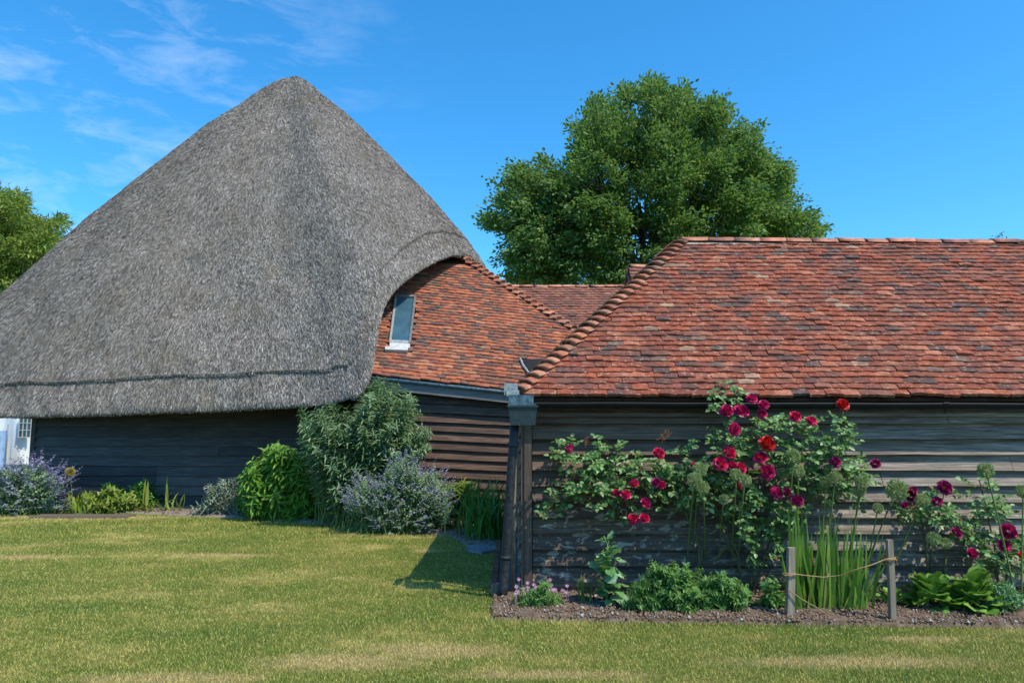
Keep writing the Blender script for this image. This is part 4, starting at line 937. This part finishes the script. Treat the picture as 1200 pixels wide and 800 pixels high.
# roses
def rose_mesh(name, r, m, seed):
    g = random.Random(seed); V = []; F = []
    rings_ = ((.18, 5, 1.25, .55), (.36, 6, .95, .7), (.56, 7, .65, .85), (.78, 8, .35, .95), (.95, 8, .05, 1.0))
    for rr, n, tilt, sz in rings_:
        for i in range(n):
            a = 2*math.pi*(i + g.random()*.6)/n; w_ = r*sz*.52; h_ = r*sz*.62; ti = tilt + g.uniform(-.18, .18)
            base = len(V)
            for u in range(4):
                for v in range(4):
                    s_ = (v/3 - .5)*2; t_ = u/3; ww = w_*math.sin(math.pi*(.18 + .70*t_))
                    rad = r*rr*.45 + h_*t_*math.cos(ti) - .10*r*abs(s_)*t_ ; z = h_*t_*math.sin(ti) + .16*r*s_*s_*t_ - (.16*r*t_**3 if tilt < .5 else 0) + g.uniform(-.12, .12)*r*t_
                    V.append((rad*math.cos(a) - ww*s_*math.sin(a), rad*math.sin(a) + ww*s_*math.cos(a), z + (1-rr)*r*.22))
            for u in range(3):
                for v in range(3): q = base + u*4 + v; F.append((q, q+1, q+5, q+4))
    return mesh_np(name, V, F, m, True)
ROSES = {k: [rose_mesh('rose_bloom', .067, m, s) for s in range(3)] for k, m in (('c', L_CRIM), ('m', L_MAGR), ('s', L_SCAR), ('d', L_DKR))}
def rose(name, label, base, Y, blobs, blooms, canes, buds=()):
    root = thing(name, (base[0], base[1], 0), label, 'rose bush')
    sm = MB(); LP, LD, LN, LS = [], [], [], []
    for path in canes:
        pts = [P(px, py, Y + .12) for px, py in path]; pts = [p + rng.normal(0, .01, 3) for p in pts]
        sm.tube(pts, list(np.linspace(.011, .005, len(pts))), 6)
    for px, py, r, n in blobs:
        for _ in range(int(n*.8)):
            a = random.uniform(0, 6.28); q = math.sqrt(random.random())*r*1.1
            p = P(px + q*math.cos(a), py + q*math.sin(a), Y + random.uniform(-.16, .20))
            d = nrm(np.array([math.cos(a) + random.gauss(0, .6), random.uniform(-1.1, .2), random.uniform(-.5, .6)])); L = random.uniform(.06, .11)
            side = nrm(np.cross(d, [0, -.5, 1])); nn_ = np.array([0, -.6, .8]) + rng.normal(0, .35, 3)
            sm.tube([p - d*.04, p + d*L], .0016, 3, False)
            for j, (f_, s_) in enumerate(((1, 0), (.72, 1), (.72, -1), (.3, 1), (.3, -1))):
                if random.random() < .08: continue
                LP.append(p + d*L*f_); LD.append(d*(.35 if s_ else 1) + side*s_ + rng.normal(0, .15, 3)); LN.append(nn_ + rng.normal(0, .2, 3)); LS.append(random.uniform(.75, 1.25))
    sm.build('canes', M_ROSESTEM, root, False, 'stuff')
    s = np.array(LS); V, F = leaves_np(np.array(LP), np.array(LD), np.array(LN), .054*s, .039*s, .18, .12)
    obj('foliage', V, F, L_ROSE, root, False, 'stuff')
    for px, py, k, s_ in blooms:
        p = P(px, py, Y - .20 + random.uniform(-.04, .03)); tow = Vector((random.gauss(0, .35), -.85, .55 + random.gauss(0, .25))).normalized()
        q = tow.to_track_quat('Z', 'Y').to_matrix().to_4x4()
        inst('rose_bloom', random.choice(ROSES[k]), Matrix.Translation(Vector(p)) @ q @ Matrix.Rotation(random.random()*6, 4, 'Z') @ Matrix.Diagonal((s_, s_, s_, 1)), root)
        sm2 = None
    for px, py in buds:
        p = P(px, py, Y - .05); mbb = MB(); mbb.tube([p - [0, 0, .05], p], .003, 4); 
        for _ in range(26): e_ = p + rng.normal(0, .022, 3); mbb.tube([p, (p+e_)/2 + rng.normal(0, .006, 3), e_], [.0012, .001, .0035], 3)
        mbb.build('seed_spray', L_DRY, root)
    return root
rose('climbing_rose', 'climbing rose sprawling low on the wall at the left, its blooms small and crimson', gb(800, 6.95), 7.12,
     [(662, 530, 12, 20), (680, 545, 16, 30), (712, 535, 14, 22), (700, 560, 18, 34), (725, 560, 18, 34), (695, 578, 14, 26), (660, 575, 10, 14), (650, 590, 9, 12), (645, 600, 6, 6), (672, 572, 10, 14), (745, 572, 16, 26), (760, 555, 16, 26), (775, 570, 14, 22), (790, 545, 16, 22), (800, 565, 16, 26), (797, 525, 10, 9), (812, 535, 8, 8), (735, 595, 12, 14), (790, 590, 14, 14), (715, 520, 8, 8), (755, 540, 8, 10), (810, 580, 14, 16)],
     [(667, 526, 'm', .75), (772, 531, 'c', .95), (743, 566, 'c', .75), (769, 565, 'd', .75), (776, 568, 'c', .6), (733, 579, 'c', .85), (722, 577, 'c', .6), (757, 589, 'm', .9), (742, 608, 'c', .85), (755, 607, 'c', .8), (813, 544, 'c', .45)],
     [[(818, 695), (820, 640), (806, 590), (770, 570), (720, 560), (670, 535)], [(815, 694), (826, 640), (800, 600), (740, 590), (660, 578), (645, 600)], [(800, 590), (795, 550), (797, 520)], [(740, 588), (700, 560), (690, 535)]],
     [(686, 517), (776, 512), (672, 556), (782, 508)])
rose('climbing_rose', 'tall climbing rose in the middle with large crimson and magenta blooms up to the gutter', gb(880, 6.9), 7.05,
     [(848, 462, 12, 18), (850, 475, 12, 12), (845, 510, 10, 12), (855, 520, 12, 14), (880, 505, 12, 16), (870, 520, 14, 18), (895, 500, 12, 14), (908, 495, 8, 10), (925, 505, 14, 24), (940, 510, 12, 16), (945, 495, 8, 8), (880, 545, 18, 26), (910, 540, 16, 26), (930, 535, 18, 30), (955, 540, 16, 24), (975, 535, 14, 22), (985, 510, 14, 24), (975, 520, 14, 20), (992, 500, 8, 8), (985, 488, 6, 6), (940, 565, 18, 28), (975, 570, 18, 30), (1000, 560, 14, 22), (1005, 545, 10, 14), (990, 580, 14, 16), (845, 560, 14, 22), (835, 580, 12, 18), (860, 580, 18, 28), (880, 600, 20, 34), (905, 600, 20, 34), (890, 625, 16, 26), (915, 625, 14, 18), (930, 600, 14, 18), (860, 610, 14, 18), (890, 650, 12, 10), (840, 545, 10, 14), (900, 575, 16, 26)],
     [(851, 481, 'm', 1.05), (869, 481, 'm', 1.15), (881, 467, 'm', .85), (895, 474, 'm', .8), (893, 485, 'm', .75), (861, 503, 'm', 1.05), (932, 488, 'c', .9), (951, 493, 'c', .85), (988, 474, 's', .95), (899, 519, 's', 1.2), (891, 536, 'c', 1.05), (855, 530, 'c', 1.05), (845, 543, 'c', 1.15), (868, 548, 'c', .95), (899, 553, 'm', 1.15), (867, 567, 'c', .6), (910, 577, 'm', .95), (922, 576, 'm', .7), (934, 586, 'd', 1.0), (979, 541, 'd', .85), (1026, 543, 'd', .75), (858, 545, 'c', .8)],
     [[(880, 695), (884, 650), (878, 600), (862, 540), (851, 500), (848, 455)], [(884, 696), (900, 640), (925, 580), (940, 530), (945, 500)], [(872, 696), (866, 650), (840, 600), (820, 570)], [(888, 694), (915, 640), (960, 570), (982, 520), (988, 480)], [(960, 570), (990, 555), (1024, 545)], [(845, 620), (865, 660), (935, 692)], [(835, 660), (860, 630), (900, 600)]],
     [(958, 536)])
rose('climbing_rose', 'small rose bush with dark purple blooms just right of the second stake', gb(1085, 6.9), 7.1,
     [(1070, 592, 12, 24), (1088, 600, 12, 22), (1100, 595, 10, 16), (1060, 600, 8, 12), (1105, 580, 8, 9), (1118, 615, 10, 12), (1130, 630, 8, 8), (1078, 582, 8, 8), (1110, 605, 8, 7)],
     [(1107, 571, 'd', 1.1), (1067, 581, 'd', 1.0), (1098, 587, 'd', .8), (1121, 624, 'd', .9), (1140, 648, 'm', .8), (1060, 592, 'd', .6), (1070, 574, 'd', .7)],
     [[(1090, 690), (1086, 650), (1080, 610), (1068, 585)], [(1086, 640), (1100, 600), (1107, 575)], [(1088, 640), (1110, 612), (1138, 645)]])
rose('climbing_rose', 'rose bush at the right edge with magenta blooms and loose pale foliage', gb(1165, 6.85), 7.05,
     [(1145, 570, 12, 14), (1155, 590, 12, 16), (1165, 600, 10, 14), (1145, 600, 10, 12), (1150, 625, 12, 16), (1165, 640, 14, 22), (1185, 645, 12, 20), (1160, 660, 12, 18), (1190, 665, 12, 18), (1145, 655, 8, 10), (1195, 630, 8, 10), (1140, 630, 8, 9), (1215, 650, 16, 20)],
     [(1181, 622, 'm', 1.1), (1177, 639, 'm', .95), (1197, 650, 's', .5), (1187, 625, 'd', .7)],
     [[(1170, 695), (1168, 650), (1155, 600), (1148, 560)], [(1175, 694), (1185, 650), (1182, 625)], [(1172, 690), (1160, 640), (1140, 625)]])

# right bed, low plants
stems_plant('dianthus', 'low grey green pinks with small pink flowers at the shed corner', 'plant', gb(628, 6.85), 6.8,
    [(615, 700, 12, 50), (635, 698, 12, 60), (650, 705, 10, 36), (625, 712, 14, 50), (640, 690, 10, 30)], L_SAGE, .045, .012, .022, dy=.12, spread=.09, droop=.2, stem_r=.002)
def flowerlets(parent_label, name, cat, pts, m, s, Y, base):
    root = thing(name, (base[0], base[1], 0), parent_label, cat)
    for px, py in pts:
        p = P(px, py, Y + random.uniform(-.06, .06)); b = MB(); b.tube([(p[0] + random.uniform(-.02, .02), p[1], .02), p], .0015, 3, False)
        Vv, Ff = leaves_np(np.repeat(p[None], 6, 0), np.array([[math.cos(a), -.35, math.sin(a)] for a in np.arange(6)*1.047]), np.repeat(np.array([[0, -1, .5]]), 6, 0), s, s*.8, .1, .1)
        b.add(Vv, Ff.tolist()); b.build('flower', m, root)
    return root
flowerlets('scatter of small pink dianthus flowers on thin stems by the shed corner post', 'pink_flowers', 'flower', [(random.gauss(x, 7), random.gauss(y + 7, 4)) for x, y in ((615, 684), (625, 681), (645, 680), (655, 678), (605, 686), (635, 683), (618, 680), (640, 697), (648, 677)) for _ in range(4)], L_PINK, .019, 6.8, gb(630, 6.85))
stems_plant('leafy_perennial', 'rounded fresh green leafy clump, the left one of the touching pair by the wall', 'plant', gb(790, 6.75), 6.7,
    [(776, 682, 20, 70), (756, 696, 18, 60), (800, 690, 22, 80), (785, 706, 28, 80), (792, 668, 11, 24), (742, 692, 6, 10), (770, 664, 5, 8), (818, 700, 16, 50), (735, 704, 8, 10)], L_SAGE, .055, .024, .028, dy=.25, spread=.12, droop=.3, whorl=3)
stems_plant('leafy_perennial', 'lower fresh green leafy clump, the right one of the touching pair by the wall', 'plant', gb(848, 6.75), 6.72,
    [(838, 692, 18, 60), (856, 698, 18, 60), (828, 706, 16, 50), (870, 700, 10, 18), (846, 678, 9, 14), (862, 684, 6, 8), (822, 684, 10, 16)], L_SAGE, .055, .024, .028, dy=.2, spread=.1, droop=.3, whorl=3)
stems_plant('small_seedling', 'small leafy plant at the foot of the left wooden stake', 'plant', gb(903, 6.75), 6.7,
    [(902, 690, 8, 12), (910, 700, 9, 14), (898, 703, 8, 10), (905, 680, 5, 6)], L_SAGE, .08, .04, .05, dy=.08, spread=.04, droop=.3)
stems_plant('feathery_plant', 'blue green feathery clump between the broad leaves and the right edge', 'plant', gb(1170, 6.7), 6.65,
    [(1165, 695, 12, 40), (1178, 705, 12, 40), (1160, 710, 12, 36), (1175, 690, 10, 24), (1192, 700, 8, 20)], L_GLAU, .055, .02, .03, dy=.15, spread=.08, droop=.4, whorl=3)
strap('young_iris', 'small fan of pale upright leaves left of the tall glaucous plant', 'plant', gb(684, 6.9), 9, (.22, .38), .02, .15, L_IRIS, .03, .25, individual=True)
# the clump of sword leaves between the stakes
def swords():
    root = thing('sword_leaf_clump', (P(965, 700, 6.75)[0], 6.75, 0), 'tall clump of upright sword shaped leaves between the two wooden stakes', 'plant')
    seg = 6
    for k in range(120):
        if k < 84: bpx = random.gauss(962, 20); tpx = bpx + (bpx-958)*.35 + random.gauss(-2, 8); tpy = random.uniform(588, 665)
        else: bpx = random.gauss(1003, 8); tpx = bpx + random.gauss(8, 12); tpy = random.uniform(618, 680)
        Y = 6.75 + random.uniform(-.17, .15); B = P(bpx, 700, Y); B[2] = 0; T = P(tpx, tpy, Y + random.uniform(-.1, .1)); L = np.linalg.norm(T - B)
        V, F = blades_np(B[None], (T - B)[None], L, random.uniform(.018, .032), random.uniform(-.12, .12), np.array([[random.uniform(-.7, .7), -1, 0]]), seg)
        obj('leaf', V, F, L_IRIS, root)
swords()
def big_leaf(L, W, seed):
    g = random.Random(seed); V = []; F = []; nu, nv = 8, 7
    for i in range(nu):
        t = i/(nu-1); w_ = W*.5*(math.sin(math.pi*min(1, t*.93 + .05))**.6)*(1 if t > .08 else .3)
        for j in range(nv):
            s_ = (j/(nv-1) - .5)*2
            V.append((w_*s_*(1 + .06*math.sin(i*2.3+seed)), L*t, .22*w_*abs(s_) - .32*L*t*t + .06*L*math.sin(t*11 + abs(s_)*3)*abs(s_) + .035*L*t + g.uniform(-.006, .006)))
    for i in range(nu-1):
        for j in range(nv-1): a = i*nv + j; F.append((a, a+1, a+nv+1, a+nv))
    return mesh_np('leaf', V, F, L_HOSTA, True)
def rosette(name, label, base, n, L, W, mats, hz, spread, lm=None, squash=1.0, lay=3):
    root = thing(name, (base[0], base[1], 0), label, 'plant')
    ms = [big_leaf(L, W, s) for s in range(5)]
    if lm:
        for m_ in ms: m_.materials[0] = lm
    for i in range(n):
        a = i*2.4 + random.uniform(-.3, .3); f_ = i/n; el = .35 + f_*.95 + random.uniform(-.3, .35); z = .03 + hz*f_*random.uniform(.6, 1.0)
        c = Vector((base[0] + spread*math.cos(a)*(1-f_*.6), base[1] + spread*.6*math.sin(a)*(1-f_*.6), z))
        M = Matrix.Translation(c) @ Matrix.Rotation(a - math.pi/2, 4, 'Z') @ Matrix.Rotation(el, 4, 'X') @ Matrix.Rotation(random.gauss(0, .3), 4, 'Y') @ Matrix.Scale(random.uniform(.75, 1.15)*(1-.2*f_), 4)
        inst('leaf', random.choice(ms), M, root)
    return root
rosette('broad_leaved_plant', 'broad leaved green rosette right beside the right wooden stake', gb(1078, 6.72), 46, .19, .15, None, .22, .12)
rosette('broad_leaved_plant', 'bigger broad leaved rosette with upright crinkled leaves, right of its neighbour', gb(1128, 6.62), 52, .20, .165, None, .24, .11)
rosette('broad_leaved_plant', 'pair of stray broad leaves left of the right stake', gb(1036, 6.85), 7, .14, .09, None, .06, .05)
# tall glaucous plant by the wall
root = thing('glaucous_plant', (*gb(708, 6.8), 0), 'tall pale blue green leafy spike standing against the wall left of the bushy clump', 'plant')
ms = [big_leaf(.20, .115, s) for s in range(5)]
for m_ in ms: m_.materials[0] = L_GLAU
ztop = P(710, 622, 6.8)[2]; rx = root.location.x
MB().tube([(rx, 6.8, 0), (rx+.01, 6.8, ztop*.6), (rx+.02, 6.8, ztop-.03)], [.014, .01, .004], 6).build('stem', L_STEM, root, True)
for i in range(70):
    f_ = i/70; a = random.uniform(0, 6.28); z = .02 + (ztop-.08)*f_ + random.uniform(-.03, .03); el = random.uniform(-.25, .9) + .4*f_**2
    M = Matrix.Translation((rx + .02*f_ + random.uniform(-.03, .03), 6.8 + random.uniform(-.03, .03), z)) @ Matrix.Rotation(a, 4, 'Z') @ Matrix.Rotation(el, 4, 'X') @ Matrix.Rotation(random.gauss(0, .4), 4, 'Y') @ Matrix.Scale((1.0 if f_ < .55 else 1.0 - .9*(f_ - .55)/.45*.75)*random.uniform(.55, 1.1), 4)
    inst('leaf', random.choice(ms), M, root)

# stakes, twine, slab, edging, grate, peg
def stake(px, pyt, pyb, Y, label, w_=.034, lean=0.0):
    B = G(px, pyb); T = P(px + lean, pyt, B[1]); t = thing('wooden_stake', tuple(B), label, 'stake', 'wooden stakes with twine')
    b = MB(); V = []
    for p, s_ in ((B - [0, 0, .05], 1.05), ((B + T)/2 + [.004, 0, 0], 1.0), (T, .96)):
        for dx, dy_ in ((-1, -1), (1, -1), (1, 1), (-1, 1)): V.append(p + np.array([dx*w_*s_, dy_*w_*s_, 0]))
    F = [(4*j + k, 4*j + (k+1) % 4, 4*j + 4 + (k+1) % 4, 4*j + 4 + k) for j in range(2) for k in range(4)] + [(8, 9, 10, 11)]
    b.add(V, F); b.build('post', M_POST, t); return B, T
s1 = stake(925, 641, 724, 0, 'left one of the two grey wooden stakes, thicker, before the sword leaves', .029, 2)
s2 = stake(1046, 632, 730, 0, 'right one of the two grey wooden stakes, thinner and leaning, beside the broad leaves', .023, -4)
tw = thing('twine', tuple(s1[0]), 'orange brown twine tied between the two wooden stakes', 'string')
y1, y2 = s1[0][1], s2[0][1]
b = MB(); pts = [P(917, 671, y1-.04), P(930, 672, y1-.045), P(945, 674, y1-.03), P(965, 676, y1 - .05), P(985, 674, y1-.06), P(1000, 668, y2-.05), P(1020, 662, y2-.05), P(1038, 655, y2-.04), P(1050, 653, y2-.04)]
b.tube(pts, .005, 6); b.tube([P(917, 672, y1+.0), P(919, 674, y1-.05), P(931, 673, y1-.045), P(932, 671, y1+.02)], .006, 6); b.tube([P(1037, 657, y2-.0), P(1039, 656, y2-.04), P(1049, 655, y2-.04), P(1051, 656, y2+.03)], .006, 6)
b.tube([P(923, 690, y1-.04), P(940, 702, y1-.06), P(958, 712, y1-.08), P(972, 722, y1-.1)], .0045, 6); b.build('cord', M_TWINE, tw, True)
g0, g1 = G(546, 648), G(582, 638)
sl = MB(); pz = [G(546, 646), G(552, 637), G(580, 636), G(583, 646), G(565, 649)]
V = [(p[0], p[1], .03) for p in pz] + [(p[0], p[1], -.02) for p in pz]; sl.add(V, [(0,1,2,3,4)[::-1]] + [(i, (i+1) % 5, 5 + (i+1) % 5, 5 + i) for i in range(5)])
tag(sl.build('stone_slab', M_SLAB), 'flat grey stone slab lying before the daylilies', 'slab')
path = MB(); path.box((-.145, 7.45, -.01), (.10, 12.9, .02)); tag(path.build('concrete_path', M_CONC), kind='structure')
eg = thing('brick_edging', (-.19, 7.5, 0), 'row of half sunk bricks edging the lawn beside the shed', 'edging')
for k in range(13):
    y = 7.56 + k*.232; MB().box((-.21 + random.uniform(-.01, .01), y, -.03), (-.15, y + .215, .03 + random.uniform(0, .02))).build('brick', M_BRICK, eg)
pg = G(581, 698); b = MB().box((pg[0]-.045, pg[1]-.03, -.02), (pg[0]+.03, pg[1]+.04, .115)); tag(b.build('timber_peg', M_POST), 'short square timber peg at the lawn corner below the downpipe', 'peg')
b = MB(); gr = thing('drain_grate', (-10.2, 13.4, 0), 'flat rusty slatted grate sunk in the dry lawn before the black wall', 'grate')
gx0, gx1 = P(40, 608, 13.4)[0], P(150, 608, 13.4)[0]
for k in range(26):
    x = gx0 + (gx1-gx0)*k/26; MB().box((x, 13.33, 0), (x + .035, 13.60, .035)).build('bar', M_GRATE, gr)
MB().box((gx0-.03, 13.30, -.002), (gx1+.03, 13.328, .04)).box((gx0-.03, 13.602, -.002), (gx1+.03, 13.63, .04)).build('rim', M_GRATE, gr)
# weed on the ridge
wz = P(1175, 283, RY - .02); wd = thing('ridge_weed', tuple(wz), 'tiny dark weed growing on the shed ridge near the right edge', 'plant')
LPp = wz + rng.normal(0, .04, (60, 3))*[1.3, .4, 1] + [0, 0, .03]; V, F = leaves_np(LPp, sph(60) + [0, 0, .6], sph(60), .03, .015); obj('foliage', V, F, L_ROSE, wd, False, 'stuff')
b = MB()
for _ in range(7): b.tube([wz - [0, 0, .03], wz + rng.normal(0, .035, 3) + [0, 0, .06]], .002, 3, False)
b.build('stems', L_STEM, wd)
